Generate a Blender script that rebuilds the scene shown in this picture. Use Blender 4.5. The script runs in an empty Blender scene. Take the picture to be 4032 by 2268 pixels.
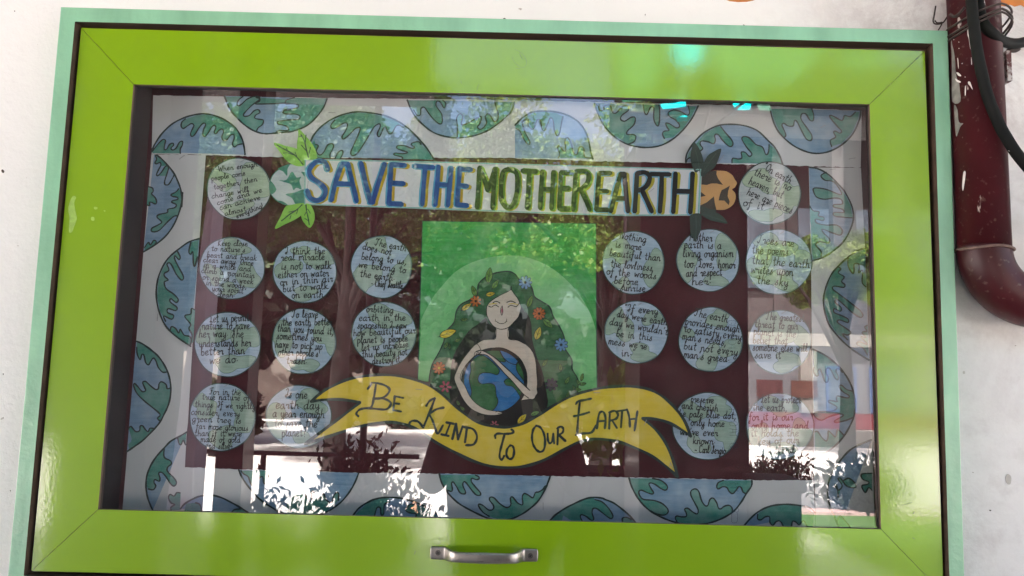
import bpy, bmesh, math, random
import numpy as np
from mathutils import Vector, Matrix
from mathutils.geometry import tessellate_polygon

S = bpy.context.scene
COL = S.collection
R = math.radians

# ------------------------------------------------------------------ camera
EYE = 1.60
CAM = Vector((0.01895, -1.10638, EYE))
BZ = EYE + 0.10149                       # height of the middle of the notice-board door
cd = bpy.data.cameras.new("camera")
cam = bpy.data.objects.new("camera", cd)
COL.objects.link(cam)
S.camera = cam
cd.sensor_width = 36.0
cd.lens = 2950 / 4032 * 36
cd.clip_start = 0.02
cd.clip_end = 500
# camera axes written in (right, up, towards-viewer) of the wall
RT = [(0.999648, -0.0263182, -0.00335127), (0.02580123, 0.99379213, -0.10821967), (0.00617861, 0.10809511, 0.99412136)]
def w3(v): return Vector((v[0], -v[2], v[1]))
ax = [w3((RT[0][i], RT[1][i], RT[2][i])) for i in range(3)]
M = Matrix.Identity(4)
for i in range(3):
    for j in range(3):
        M[j][i] = ax[i][j]
M.translation = CAM
cam.matrix_world = M

# ------------------------------------------------------------------ light
SUN_EL, SUN_AZ = 56.0, -24.0              # sun stands behind the wall, a little to the left
w = bpy.data.worlds.new("World")
S.world = w
w.use_nodes = True
nt = w.node_tree
sky = nt.nodes.new("ShaderNodeTexSky")
sky.sky_type = 'NISHITA'
sky.sun_disc = False
sky.sun_elevation = R(SUN_EL)
sky.sun_rotation = R(SUN_AZ)
sky.air_density = 1.0
sky.dust_density = 8.0
nt.nodes["Background"].inputs[1].default_value = 0.15
nt.links.new(sky.outputs[0], nt.nodes["Background"].inputs[0])
ld = bpy.data.lights.new("sun", 'SUN')
ld.energy = 5.0
ld.angle = R(0.5)
ld.color = (1.0, 0.965, 0.91)
sun = bpy.data.objects.new("sun", ld)
COL.objects.link(sun)
sd = Vector((math.sin(R(SUN_AZ)) * math.cos(R(SUN_EL)), math.cos(R(SUN_AZ)) * math.cos(R(SUN_EL)), math.sin(R(SUN_EL))))
sun.rotation_euler = sd.to_track_quat('Z', 'Y').to_euler()
sun.location = (0, 6, 12)
S.view_settings.view_transform = 'Standard'
S.view_settings.look = 'None'
S.view_settings.gamma = 1
S.view_settings.exposure = 2.6
S.cycles.max_bounces = 8
S.cycles.transparent_max_bounces = 12
S.cycles.use_denoising = True

# ------------------------------------------------------------------ helpers
def ray(px, py):
    d = ax[0] * ((px - 2016) / 2950) + ax[1] * ((1134 - py) / 2950) - ax[2]
    return d
def at(px, py, Y=0.0):
    """point of the plane y = Y seen at photograph pixel (px, py)"""
    d = ray(px, py)
    t = (Y - CAM.y) / d.y
    return CAM + d * t
def refl(px, py, D):
    """point standing D metres in front of the glass whose mirror image falls on pixel (px, py)"""
    d = ray(px, py)
    t = (-CAM.y + D) / d.y
    return Vector((CAM.x + d.x * t, -D, CAM.z + d.z * t))
def refl_at_height(px, py, z):
    d = ray(px, py)
    t = (z - CAM.z) / d.z
    return Vector((CAM.x + d.x * t, -(CAM.y + d.y * t), z))
K = 1.106 / 2950
s2 = 1008 / 1932
FR = {'A': (0, 0, s2), 'B': (1008, 0, s2), 'C': (2016, 0, s2), 'D': (3024, 0, s2),
      'E': (0, 756, s2), 'F': (1008, 756, s2), 'G': (2016, 756, s2), 'H': (3024, 756, s2),
      'I': (0, 1512, s2), 'J': (1008, 1512, s2), 'K': (2016, 1512, s2), 'L': (3024, 1512, s2),
      'a': (500, 350, 1/3), 'b': (480, 1180, 1/3), 'c': (440, 1620, 1/3), 'd': (1084, 1620, 1/3),
      'e': (1728, 1620, 1/3), 'f': (2372, 1620, 1/3), 'g': (2900, 1620, 1/3), 'h': (2900, 1180, 1/3),
      'T': (1150, 560, 1700/2576), 'U': (1000, 500, 500/1610), 'V': (2600, 500, 700/2029),
      'W': (1700, 1000, 700/1449), 'X': (1650, 2080, 550/2576), 'Y': (3500, 0, 532/1927), 's': (0, 0, 1)}
def P(txt, fr='s'):
    out = []
    for tok in txt.split():
        if ',' in tok:
            x, y = tok.split(',')
            o = FR[fr]
            out.append((o[0] + float(x) * o[2], o[1] + float(y) * o[2]))
        else:
            fr = tok
    return out
def smooth(p, n=5, closed=False):
    if len(p) < 3: return [tuple(q) for q in p]
    out = []
    N = len(p)
    seg = N if closed else N - 1
    for i in range(seg):
        if closed:
            a, b, c, d = p[(i - 1) % N], p[i], p[(i + 1) % N], p[(i + 2) % N]
        else:
            a, b, c, d = p[max(i - 1, 0)], p[i], p[i + 1], p[min(i + 2, N - 1)]
        for k in range(n):
            t = k / n
            q = []
            for u in range(len(b)):
                q.append(0.5 * (2 * b[u] + (c[u] - a[u]) * t + (2 * a[u] - 5 * b[u] + 4 * c[u] - d[u]) * t * t + (3 * b[u] - a[u] - 3 * c[u] + d[u]) * t ** 3))
            out.append(tuple(q))
    if not closed: out.append(tuple(p[-1]))
    return out
def area(p):
    return sum(p[i][0] * p[(i + 1) % len(p)][1] - p[(i + 1) % len(p)][0] * p[i][1] for i in range(len(p))) / 2

class MB:
    def __init__(s): s.v = []; s.f = []; s.m = []
    def add(s, vs, fs, m=0):
        b = len(s.v)
        s.v += [tuple(v) for v in vs]
        s.f += [tuple(b + i for i in f) for f in fs]
        s.m += [m] * len(fs)
    def poly(s, px, Y, m=0, thick=0.0, bend=None):
        """filled outline given in photograph pixels, lying in the plane y = Y, facing the viewer"""
        if area(px) > 0: px = px[::-1]
        ps = [at(x, y, Y) for x, y in px]
        if bend:
            ps = [Vector((p.x, p.y - bend(q), p.z)) for p, q in zip(ps, px)]
        tri = tessellate_polygon([[Vector((p.x, p.z, 0)) for p in ps]])
        fs = []
        for t in tri:
            a, b, c = (ps[i] for i in t)
            n = (b - a).cross(c - a)
            fs.append(t if n.y < 0 else (t[0], t[2], t[1]))
        s.add(ps, fs, m)
        if thick:
            n = len(ps)
            bk = [p + Vector((0, thick, 0)) for p in ps]
            s.add(ps + bk, [(i, n + i, n + (i + 1) % n, (i + 1) % n) for i in range(n)] , m)
            s.add(bk, [tuple(reversed(f)) for f in fs], m)
    def stroke(s, px, Y, wpx, m=0, closed=False, n=5, var=0.13, sm=True, taper=False, bend=None):
        """pen line: a ribbon in the plane y = Y that climbs a hair along its length so loops never coincide"""
        pts = smooth(px, n, closed) if sm else list(px)
        if closed: pts = pts + [pts[0]]
        q = [pts[0]]
        for p in pts[1:]:
            if abs(p[0] - q[-1][0]) + abs(p[1] - q[-1][1]) > 0.4: q.append(p)
        if len(q) < 2:
            q = [pts[0], (pts[0][0] + wpx * .5, pts[0][1] + .3)]
        W = [at(x, y, Y) for x, y in q]
        # rounded ends
        hw = wpx * K / 2
        N = len(W)
        vs = []; fs = []
        ph = random.random() * 9
        def pos(i):
            return W[i]
        for i in range(N):
            a = W[max(i - 1, 0)]; b = W[min(i + 1, N - 1)]
            t = Vector((b.x - a.x, 0, b.z - a.z))
            if t.length < 1e-9: t = Vector((1, 0, 0))
            t.normalize()
            nn = Vector((-t.z, 0, t.x))
            h = hw * (1 + var * math.sin(ph + i * 0.9) + var * .6 * math.sin(ph * 2 + i * .37))
            if taper: h *= 0.35 + 0.65 * math.sin(math.pi * min(1, (i + .6) / N * 1.0))
            lift = -0.00008 * i / N
            dy = (-bend(q[i]) if bend else 0)
            if i == 0 and not closed:
                vs += [W[i] + nn * h * .5 - t * h * .8 + Vector((0, lift + dy, 0)), W[i] - nn * h * .5 - t * h * .8 + Vector((0, lift + dy, 0))]
            vs += [W[i] + nn * h + Vector((0, lift + dy, 0)), W[i] - nn * h + Vector((0, lift + dy, 0))]
            if i == N - 1 and not closed:
                vs += [W[i] + nn * h * .5 + t * h * .8 + Vector((0, lift + dy, 0)), W[i] - nn * h * .5 + t * h * .8 + Vector((0, lift + dy, 0))]
        for i in range(len(vs) // 2 - 1):
            fs.append((2 * i, 2 * i + 1, 2 * i + 3, 2 * i + 2))
        s.add(vs, fs, m)
    def box(s, x0, x1, y0, y1, z0, z1, m=0):
        v = [(x, y, z) for z in (z0, z1) for y in (y0, y1) for x in (x0, x1)]
        s.add(v, [(0, 2, 3, 1), (4, 5, 7, 6), (0, 1, 5, 4), (2, 6, 7, 3), (0, 4, 6, 2), (1, 3, 7, 5)], m)
    def tube(s, pts, r, m=0, seg=12, n=4, cap=True):
        P3 = smooth([tuple(p) for p in pts], n) if len(pts) > 2 else [tuple(p) for p in pts]
        P3 = [Vector(p) for p in P3]
        N = len(P3)
        rr = r if callable(r) else (lambda t: r)
        up = Vector((0, 1, 0.13)).normalized()
        vs = []
        for i, p in enumerate(P3):
            t = (P3[min(i + 1, N - 1)] - P3[max(i - 1, 0)])
            if t.length < 1e-9: t = Vector((0, 0, 1))
            t.normalize()
            u = up - t * up.dot(t)
            if u.length < 0.05: u = Vector((1, 0, 0)) - t * t.x
            u.normalize()
            b = t.cross(u)
            h = rr(i / max(N - 1, 1))
            for k in range(seg):
                a = 2 * math.pi * k / seg
                vs.append(p + (u * math.cos(a) + b * math.sin(a)) * h)
        fs = []
        for i in range(N - 1):
            for k in range(seg):
                fs.append((i * seg + k, i * seg + (k + 1) % seg, (i + 1) * seg + (k + 1) % seg, (i + 1) * seg + k))
        if cap:
            fs.append(tuple(range(seg))[::-1]); fs.append(tuple((N - 1) * seg + k for k in range(seg)))
        s.add(vs, fs, m)
    def build(s, name, mats, parent=None, shade=False):
        me = bpy.data.meshes.new(name)
        o0 = parent_world(parent) if parent else Vector((0, 0, 0))
        me.from_pydata([tuple(Vector(v) - o0) for v in s.v], [], s.f)
        if not isinstance(mats, (list, tuple)): mats = [mats]
        for m in mats: me.materials.append(m)
        me.polygons.foreach_set('material_index', s.m)
        if shade: me.polygons.foreach_set('use_smooth', [True] * len(s.f))
        me.update()
        o = bpy.data.objects.new(name, me)
        COL.objects.link(o)
        if parent: o.parent = parent
        return o
def parent_world(o):
    v = Vector((0, 0, 0))
    while o:
        v += o.location
        o = o.parent
    return v
def thing(name, label, cat, loc=(0, 0, 0), group=None):
    o = bpy.data.objects.new(name, None)
    o.empty_display_size = 0.02
    o.location = loc
    COL.objects.link(o)
    o['label'] = label; o['category'] = cat
    if group: o['group'] = group
    return o
def tag(o, label, cat, group=None):
    o['label'] = label; o['category'] = cat
    if group: o['group'] = group
    return o
def struct(o, label=None):
    o['kind'] = 'structure'
    if label: o['label'] = label
    return o

# ------------------------------------------------------------------ materials
def nodes(name):
    m = bpy.data.materials.new(name)
    m.use_nodes = True
    t = m.node_tree
    return m, t, t.nodes["Principled BSDF"]
def mat(name, c, rough=0.7, var=0.15, scale=40, c2=None, stretch=None, rot=0, bump=0, bscale=None, coat=0, coat_rough=.1, spec=.5, metal=0, sharp=0.0, detail=4, trans=0):
    m, t, b = nodes(name)
    L = t.links.new
    tc = t.nodes.new("ShaderNodeTexCoord")
    mp = t.nodes.new("ShaderNodeMapping")
    L(tc.outputs['Object'], mp.inputs[0])
    mp.inputs['Rotation'].default_value = (0, R(rot), 0)
    if stretch: mp.inputs['Scale'].default_value = stretch
    nz = t.nodes.new("ShaderNodeTexNoise")
    nz.inputs['Scale'].default_value = scale
    nz.inputs['Detail'].default_value = detail
    nz.inputs['Roughness'].default_value = .6
    L(mp.outputs[0], nz.inputs['Vector'])
    cr = t.nodes.new("ShaderNodeValToRGB")
    cr.color_ramp.elements[0].position = 0.32 + sharp
    cr.color_ramp.elements[1].position = 0.70 - sharp
    c = tuple(c) + (1,)
    if c2 is None:
        a = tuple(max(0, x * (1 - var)) for x in c[:3]) + (1,)
        d = tuple(min(1, x * (1 + var)) for x in c[:3]) + (1,)
    else:
        a, d = c, tuple(c2) + (1,)
    cr.color_ramp.elements[0].color = a
    cr.color_ramp.elements[1].color = d
    L(nz.outputs[0], cr.inputs[0])
    L(cr.outputs[0], b.inputs['Base Color'])
    b.inputs['Roughness'].default_value = rough
    b.inputs['Specular IOR Level'].default_value = spec
    b.inputs['Metallic'].default_value = metal
    if coat:
        b.inputs['Coat Weight'].default_value = coat
        b.inputs['Coat Roughness'].default_value = coat_rough
        b.inputs['Coat IOR'].default_value = 1.5 if coat < 1 else 1.66
    if bump:
        nb = t.nodes.new("ShaderNodeTexNoise")
        nb.inputs['Scale'].default_value = bscale or scale
        nb.inputs['Detail'].default_value = 3
        L(tc.outputs['Object'], nb.inputs['Vector'])
        bp = t.nodes.new("ShaderNodeBump")
        bp.inputs['Strength'].default_value = bump
        bp.inputs['Distance'].default_value = 0.002
        L(nb.outputs[0], bp.inputs['Height'])
        L(bp.outputs[0], b.inputs['Normal'])
        if coat: L(bp.outputs[0], b.inputs['Coat Normal'])
    return m
def crayon(name, c, light=.45, rot=20, scale=26, dark=.25, spec=.2):
    """wax-crayon colouring: directional strokes, patchy pressure and paper grain showing through"""
    m, t, b = nodes(name)
    L = t.links.new
    tc = t.nodes.new("ShaderNodeTexCoord")
    mp = t.nodes.new("ShaderNodeMapping")
    mp.inputs['Rotation'].default_value = (0, R(rot), 0)
    mp.inputs['Scale'].default_value = (1, 1, 9)
    L(tc.outputs['Object'], mp.inputs[0])
    def nz(v, sc, det):
        n = t.nodes.new("ShaderNodeTexNoise")
        n.inputs['Scale'].default_value = sc
        n.inputs['Detail'].default_value = det
        n.inputs['Roughness'].default_value = .65
        L(v, n.inputs['Vector'])
        return n.outputs[0]
    a = nz(mp.outputs[0], scale, 5)
    p = nz(tc.outputs['Object'], 18, 3)
    g = nz(tc.outputs['Object'], 900, 2)
    def mr(v, lo, hi, a0, a1):
        n = t.nodes.new("ShaderNodeMapRange")
        n.inputs[1].default_value = lo; n.inputs[2].default_value = hi
        n.inputs[3].default_value = a0; n.inputs[4].default_value = a1
        L(v, n.inputs[0]); return n.outputs[0]
    def mix(f, A, B):
        n = t.nodes.new("ShaderNodeMix"); n.data_type = 'RGBA'
        if isinstance(f, float): n.inputs[0].default_value = f
        else: L(f, n.inputs[0])
        for k, v in ((6, A), (7, B)):
            if isinstance(v, tuple): n.inputs[k].default_value = v
            else: L(v, n.inputs[k])
        return n.outputs[2]
    base = tuple(c) + (1,)
    dk = tuple(x * (1 - dark) for x in c) + (1,)
    lt = tuple(x + (0.78 - x) * light for x in c) + (1,)
    c1 = mix(mr(a, .35, .66, 0, 1), dk, base)
    c2 = mix(mr(p, .45, .72, 0, .75), c1, lt)
    c3 = mix(mr(g, .5, .7, 0, .3), c2, lt)
    c4 = mix(mr(a, .60, .72, 0, .55), c3, lt)
    L(c4, b.inputs['Base Color'])
    b.inputs['Roughness'].default_value = .62
    b.inputs['Specular IOR Level'].default_value = spec
    return m
# ================================================================== the place
random.seed(4)
M_wall, t, b = nodes("white_plaster")
L = t.links.new
tc = t.nodes.new("ShaderNodeTexCoord")
def N(kind, **kw):
    n = t.nodes.new(kind)
    for k, v in kw.items(): n.inputs[k].default_value = v
    return n
def mixc(f, A, B, blend='MIX'):
    n = t.nodes.new("ShaderNodeMix"); n.data_type = 'RGBA'; n.blend_type = blend
    if isinstance(f, float): n.inputs[0].default_value = f
    else: L(f, n.inputs[0])
    for k, v in ((6, A), (7, B)):
        if isinstance(v, tuple): n.inputs[k].default_value = v
        else: L(v, n.inputs[k])
    return n.outputs[2]
def rng(v, lo, hi, a0=0, a1=1):
    n = t.nodes.new("ShaderNodeMapRange")
    n.inputs[1].default_value = lo; n.inputs[2].default_value = hi
    n.inputs[3].default_value = a0; n.inputs[4].default_value = a1
    L(v, n.inputs[0]); return n.outputs[0]
n1 = N("ShaderNodeTexNoise", Scale=2.2, Detail=4.0); L(tc.outputs['Object'], n1.inputs['Vector'])
n2 = N("ShaderNodeTexNoise", Scale=11.0, Detail=6.0, Roughness=.7); L(tc.outputs['Object'], n2.inputs['Vector'])
n3 = N("ShaderNodeTexNoise", Scale=62.0, Detail=3.0); L(tc.outputs['Object'], n3.inputs['Vector'])
sx = t.nodes.new("ShaderNodeSeparateXYZ"); L(tc.outputs['Object'], sx.inputs[0])
c0 = mixc(rng(n1.outputs[0], .35, .7), (.82, .80, .78, 1), (.77, .76, .75, 1))
dirt = t.nodes.new("ShaderNodeMath"); dirt.operation = 'MULTIPLY'
L(rng(n2.outputs[0], .50, .72), dirt.inputs[0]); L(rng(sx.outputs[0], .28, .72, .05, .5), dirt.inputs[1])
c1 = mixc(dirt.outputs[0], c0, (.47, .42, .40, 1))
st = t.nodes.new("ShaderNodeMath"); st.operation = 'MULTIPLY'
st2 = t.nodes.new("ShaderNodeMath"); st2.operation = 'MULTIPLY'
n4 = N("ShaderNodeTexNoise", Scale=5.5, Detail=7.0, Roughness=.75, Distortion=.6); L(tc.outputs['Object'], n4.inputs['Vector'])
L(rng(sx.outputs[0], .42, .62), st.inputs[0]); L(rng(sx.outputs[2], BZ + .12, BZ + .42, .25, 1), st.inputs[1])
L(st.outputs[0], st2.inputs[0]); L(rng(n4.outputs[0], .42, .60, 0, .6), st2.inputs[1])
c1 = mixc(st2.outputs[0], c1, (.36, .29, .28, 1))
c2 = mixc(rng(n3.outputs[0], .765, .78, 0, .7), c1, (.30, .24, .2, 1))
L(c2, b.inputs['Base Color'])
b.inputs['Roughness'].default_value = .75
b.inputs['Specular IOR Level'].default_value = .25
bp = t.nodes.new("ShaderNodeBump"); bp.inputs['Strength'].default_value = .6; bp.inputs['Distance'].default_value = .005
L(n2.outputs[0], bp.inputs['Height']); L(bp.outputs[0], b.inputs['Normal'])

WY = 0.03
m = MB()
# the wall goes round the recess of the notice board so that nothing shares its plane
m.box(-6, 7, WY + .06, WY + .3, 0, 7.2)
m.box(-6, -0.62, WY, WY + .06, 0, 7.2); m.box(.62, 7, WY, WY + .06, 0, 7.2)
m.box(-.62, .62, WY, WY + .06, 0, BZ - .36); m.box(-.62, .62, WY, WY + .06, BZ + .36, 7.2)
struct(m.build("wall", M_wall), "white painted plaster wall")
M_or = mat("orange_paint", (.58, .19, .03), .6, .25, 30, bump=.2)
m = MB()
m.poly(P("2848,-420 2850,-6 2872,4 2905,8 2940,7 2965,2 2990,-8 3200,-14 3400,-10 3560,-9 3640,-4 3760,-8 3920,-6 3932,8 3936,22 3960,25 3978,18 3995,26 4020,20 4032,27 4060,30 4400,28 4900,36 5400,40 5400,-420"), WY - .0006, thick=.0004)
o = m.build("painted_band", M_or); o.parent = bpy.data.objects["wall"]

M_sand, t, b = nodes("pale_dusty_ground")
L = t.links.new
tc = t.nodes.new("ShaderNodeTexCoord")
n1 = N("ShaderNodeTexNoise", Scale=.9, Detail=8.0, Roughness=.7); L(tc.outputs['Object'], n1.inputs['Vector'])
n2 = N("ShaderNodeTexNoise", Scale=6.0, Detail=6.0); L(tc.outputs['Object'], n2.inputs['Vector'])
c0 = mixc(rng(n1.outputs[0], .35, .7), (.84, .79, .775, 1), (.73, .68, .66, 1))
c1 = mixc(rng(n2.outputs[0], .52, .72, 0, .5), c0, (.50, .41, .37, 1))
L(c1, b.inputs['Base Color']); b.inputs['Roughness'].default_value = .9
m = MB()
m.add([(-120, -160, 0), (120, -160, 0), (120, 60, 0), (-120, 60, 0)], [(0, 1, 2, 3)])
struct(m.build("ground", M_sand), "pale dusty ground")
M_tile = mat("terrace_cement", (.33, .30, .28), .55, .2, 3, bump=.1)
m = MB(); m.box(-6, 7, -3.4, WY, .004, .12)
struct(m.build("terrace_floor", M_tile), "grey cement terrace floor")
M_roof = mat("roof_slab_paint", (.13, .12, .12), .8, .15, 4)
m = MB()
m.box(-6, 7, -3.4, WY - .001, 4.40, 4.55)
m.box(-6, 7, -3.42, -3.2, 4.18, 4.399)
m.box(-6, -.45, -3.10, -2.9, 3.10, 4.399)  # low beam added on the left to block sky from the reflection
struct(m.build("veranda_roof", M_roof), "concrete roof slab over the terrace")

M_col = mat("maroon_column_paint", (.028, .013, .014), .45, .3, 6, coat=.3)
def post(name, px0, px1, D, depth, mt, label, z0=0.12, z1=3.1, cap=4.399):
    a, c = refl(px0, 1460, D).x, refl(px1, 1460, D).x
    t_ = thing(name, label, "pillar", ((a + c) / 2, -D - depth / 2, z0))
    q = MB(); q.box(a, c, -D - depth, -D, z0 + .25, z1)
    q.build("shaft", mt, t_)
    q = MB(); q.box(a - .03, c + .03, -D - depth - .03, -D + .03, z1 + .0, cap); q.build("capital", mt, t_)
    q = MB(); q.box(a - .02, c + .02, -D - depth - .02, -D + .02, z0, z0 + .249)
    q.build("base", mt, t_)
    return t_
zt_ = refl(2700, 640, 2.2).z
post("gate_pillar", 2520, 2950, 2.2, .4, M_col, "wide dark maroon square gate pillar mirrored right of centre", z1=zt_, cap=zt_ + .08)
post("veranda_pillar", 230, 590, 2.0, .3, M_col, "broad dark maroon pillar added to darken the reflection at the far left edge of the glass")  # added pillar, keeps bright ground out of the far left reflection
post("veranda_pillar", 868, 975, 2.5, .15, M_col, "slim dark maroon veranda post mirrored at the lower left beside the pale buttress")
# sunlight on a column, built as a tapering buttress mirrored on the left
M_lil = mat("sunlight_lilac", (.66, .56, .68), .7, .08, 8)
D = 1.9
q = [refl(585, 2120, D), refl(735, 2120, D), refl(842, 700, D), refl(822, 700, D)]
t_ = thing("sunlight_wedge", "slanting pale lilac sunlight patch built as a buttress mirrored in the left of the glass", "wedge", tuple(q[0]))
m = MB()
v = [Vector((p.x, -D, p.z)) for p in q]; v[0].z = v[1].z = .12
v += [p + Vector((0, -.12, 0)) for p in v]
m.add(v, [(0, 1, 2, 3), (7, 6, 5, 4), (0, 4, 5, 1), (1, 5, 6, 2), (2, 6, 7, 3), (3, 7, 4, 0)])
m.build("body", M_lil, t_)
# railing
M_rail = mat("dark_rail_paint", (.03, .02, .02), .4, .2, 20)
zr = refl(1100, 1786, 3.1)
t_ = thing("terrace_railing", "low dark metal railing along the edge of the yard", "railing", (zr.x, zr.y, .0))
m = MB(); m.tube([(refl(975, 1786, 3.1).x - 2.2, zr.y, zr.z), (refl(1650, 1786, 3.1).x, zr.y, zr.z)], .013); m.build("top_bar", M_rail, t_)
for i in range(6):
    x = refl(1430, 1786, 3.1).x - i * .55
    m = MB(); m.tube([(x, zr.y, 0), (x, zr.y, zr.z - .013)], .016 if i else .03); m.build("upright", M_rail, t_)
a = refl(1430, 1700, 3.1)
m = MB(); m.tube([(a.x, zr.y, .0), (a.x, zr.y, 3.1)], .02)
tag(m.build("steel_post", M_rail), "thin dark steel post rising behind the shrub", "post")

# ---- vegetation
def leafmat(name, c1, c2, sc=3):
    m, t, b = nodes(name)
    L = t.links.new
    tc = t.nodes.new("ShaderNodeTexCoord")
    n = t.nodes.new("ShaderNodeTexNoise"); n.inputs['Scale'].default_value = sc; n.inputs['Detail'].default_value = 5
    L(tc.outputs['Object'], n.inputs['Vector'])
    cr = t.nodes.new("ShaderNodeValToRGB")
    cr.color_ramp.elements[0].position = .35; cr.color_ramp.elements[1].position = .68
    cr.color_ramp.elements[0].color = tuple(c1) + (1,); cr.color_ramp.elements[1].color = tuple(c2) + (1,)
    L(n.outputs[0], cr.inputs[0]); L(cr.outputs[0], b.inputs['Base Color'])
    b.inputs['Roughness'].default_value = .5
    tr = t.nodes.new("ShaderNodeBsdfTranslucent"); L(cr.outputs[0], tr.inputs[0])
    mx = t.nodes.new("ShaderNodeMixShader"); mx.inputs[0].default_value = .35
    L(b.outputs[0], mx.inputs[1]); L(tr.outputs[0], mx.inputs[2])
    L(mx.outputs[0], t.nodes['Material Output'].inputs[0])
    return m
M_leaf = leafmat("foliage_green", (.018, .045, .010), (.09, .15, .028))
M_leaf2 = leafmat("foliage_light", (.045, .10, .016), (.25, .33, .055))
M_dleaf = leafmat("foliage_dark", (.008, .016, .007), (.026, .042, .015))
M_bark = mat("bark", (.018, .014, .012), .9, .35, 12, bump=.8)
def leaves(rng_, centers, radii, count, size, elong=1.8):
    """leaf-sized faces spread in clumps through a crown's volume"""
    n = count
    ci = rng_.integers(0, len(centers), n)
    d = rng_.normal(size=(n, 3)); d /= np.linalg.norm(d, axis=1)[:, None]
    rr = rng_.random(n) ** .45
    p = np.array(centers)[ci] + d * (rr * np.array(radii)[ci])[:, None] * np.array([1, 1, .75])
    u = rng_.normal(size=(n, 3)); u /= np.linalg.norm(u, axis=1)[:, None]
    v = np.cross(u, rng_.normal(size=(n, 3))); v /= np.linalg.norm(v, axis=1)[:, None]
    sz = size * (0.6 + .8 * rng_.random(n))[:, None]
    a = p - u * sz * elong / 2; c = p + u * sz * elong / 2
    b_ = p + v * sz * .5; e = p - v * sz * .5
    V = np.stack([a, b_, c, e], 1).reshape(-1, 3)
    F = np.arange(4 * n).reshape(-1, 4)
    return V, F
def tree(name, label, x, y, h, r, seed, mt, count=9000, size=.13, lean=.3, group="trees across the yard"):
    g = np.random.default_rng(seed)
    t_ = thing(name, label, "tree", (x, y, 0), group)
    cr = Vector((x + lean, y, h))
    m = MB()
    m.tube([(x, y, -.05), (x + lean * .3, y + .05, h * .35), (x + lean * .7, y, h * .7), tuple(cr)], lambda q: .17 * (1 - .75 * q), seg=10)
    m.build("trunk", M_bark, t_, True)
    cs, rs = [], []
    for i in range(46):
        a = g.random() * 6.28; e = g.random() * 1.5 - .55
        dd = r * (.25 + .72 * g.random())
        c = (cr.x + math.cos(a) * math.cos(e) * dd, cr.y + math.sin(a) * math.cos(e) * dd * .8, cr.z + math.sin(e) * dd * .8)
        cs.append(c); rs.append(r * (.10 + .15 * g.random()))
        if i < 12:
            m = MB()
            s0 = Vector((x + lean * .6, y, h * (.45 + .3 * g.random())))
            mid = (s0 + Vector(c)) / 2 + Vector((0, 0, .25))
            m.tube([tuple(s0), tuple(mid), c], lambda q: .06 * (1 - .8 * q), seg=6)
            m.build("limb", M_bark, t_, True)
    V, F = leaves(g, cs, rs, count, size)
    me = bpy.data.meshes.new("crown")
    me.from_pydata((V - np.array([x, y, 0])).tolist(), [], F.tolist())
    me.materials.append(mt)
    o = bpy.data.objects.new("crown", me); COL.objects.link(o); o.parent = t_
tdat = [(880, 12, 4.4, 3.1, .2, M_leaf, 36000, .055, "broad green shade tree mirrored at the upper left"),
        (1330, 9.5, 4.0, 2.6, .1, M_leaf, 22000, .05, "leafy green tree mirrored left of the woman drawing"),
        (2060, 12.5, 4.8, 3.3, .3, M_leaf2, 17000, .055, "tall light green tree mirrored behind the woman drawing"),
        (2360, 8.5, 3.3, 1.6, .2, M_leaf2, 15000, .045, "small yellow green tree mirrored right of the woman drawing"),
        (200, 15, 5.2, 4.0, 0, M_leaf, 30000, .11, "distant dark tree mirrored at the far left"),
        (560, 22, 6.5, 5.2, 0, M_leaf, 15000, .13, "distant green tree behind the broad shade tree"),
        (1180, 23, 5.8, 4.6, 0, M_leaf, 15000, .13, "distant green tree seen between the two nearer crowns"),
        (1780, 24, 5.2, 4.2, 0, M_leaf, 15000, .13, "distant green tree at the end of the yard"),
        (2420, 23, 5.0, 4.0, 0, M_leaf, 15000, .13, "distant green tree beside the two storey building"),
        (3330, 13.5, 3.6, 1.6, 0, M_leaf2, 20000, .05, "slender young tree in front of the two storey building")]
for i, (px, D, h, r, ln, mt_, cnt, sz, lb) in enumerate(tdat):
    tree("shade_tree", lb, refl(px, 1460, D).x, -D, h, r, 30 + i, mt_, count=cnt, size=sz, lean=ln)
def hedge(px0, px1, D, h, seed, label):
    x0, x1 = refl(px0, 1460, D).x, refl(px1, 1460, D).x
    g = np.random.default_rng(seed)
    t_ = thing("hedge", label, "hedge", ((x0 + x1) / 2, -D, 0), "dark hedges closing the yard")
    n = int((x1 - x0) * 7)
    cs = [(x0 + (x1 - x0) * g.random(), -D - .8 * g.random(), h * g.random() ** .8) for _ in range(n)]
    rs = [.45 + .3 * g.random() for _ in range(n)]
    V, F = leaves(g, cs, rs, int((x1 - x0) * 1900), .18)
    V[:, 2] = np.maximum(V[:, 2], .02)
    me = bpy.data.meshes.new("foliage"); me.from_pydata((V - np.array(t_.location)).tolist(), [], F.tolist())
    me.materials.append(M_dleaf)
    o = bpy.data.objects.new("foliage", me); COL.objects.link(o); o.parent = t_
hedge(-300, 1470, 13.5, 4.6, 71, "dark overgrown hedge closing the left half of the yard")
hedge(1180, 2620, 18.5, 4.8, 72, "dark overgrown hedge closing the middle of the yard")
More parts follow.
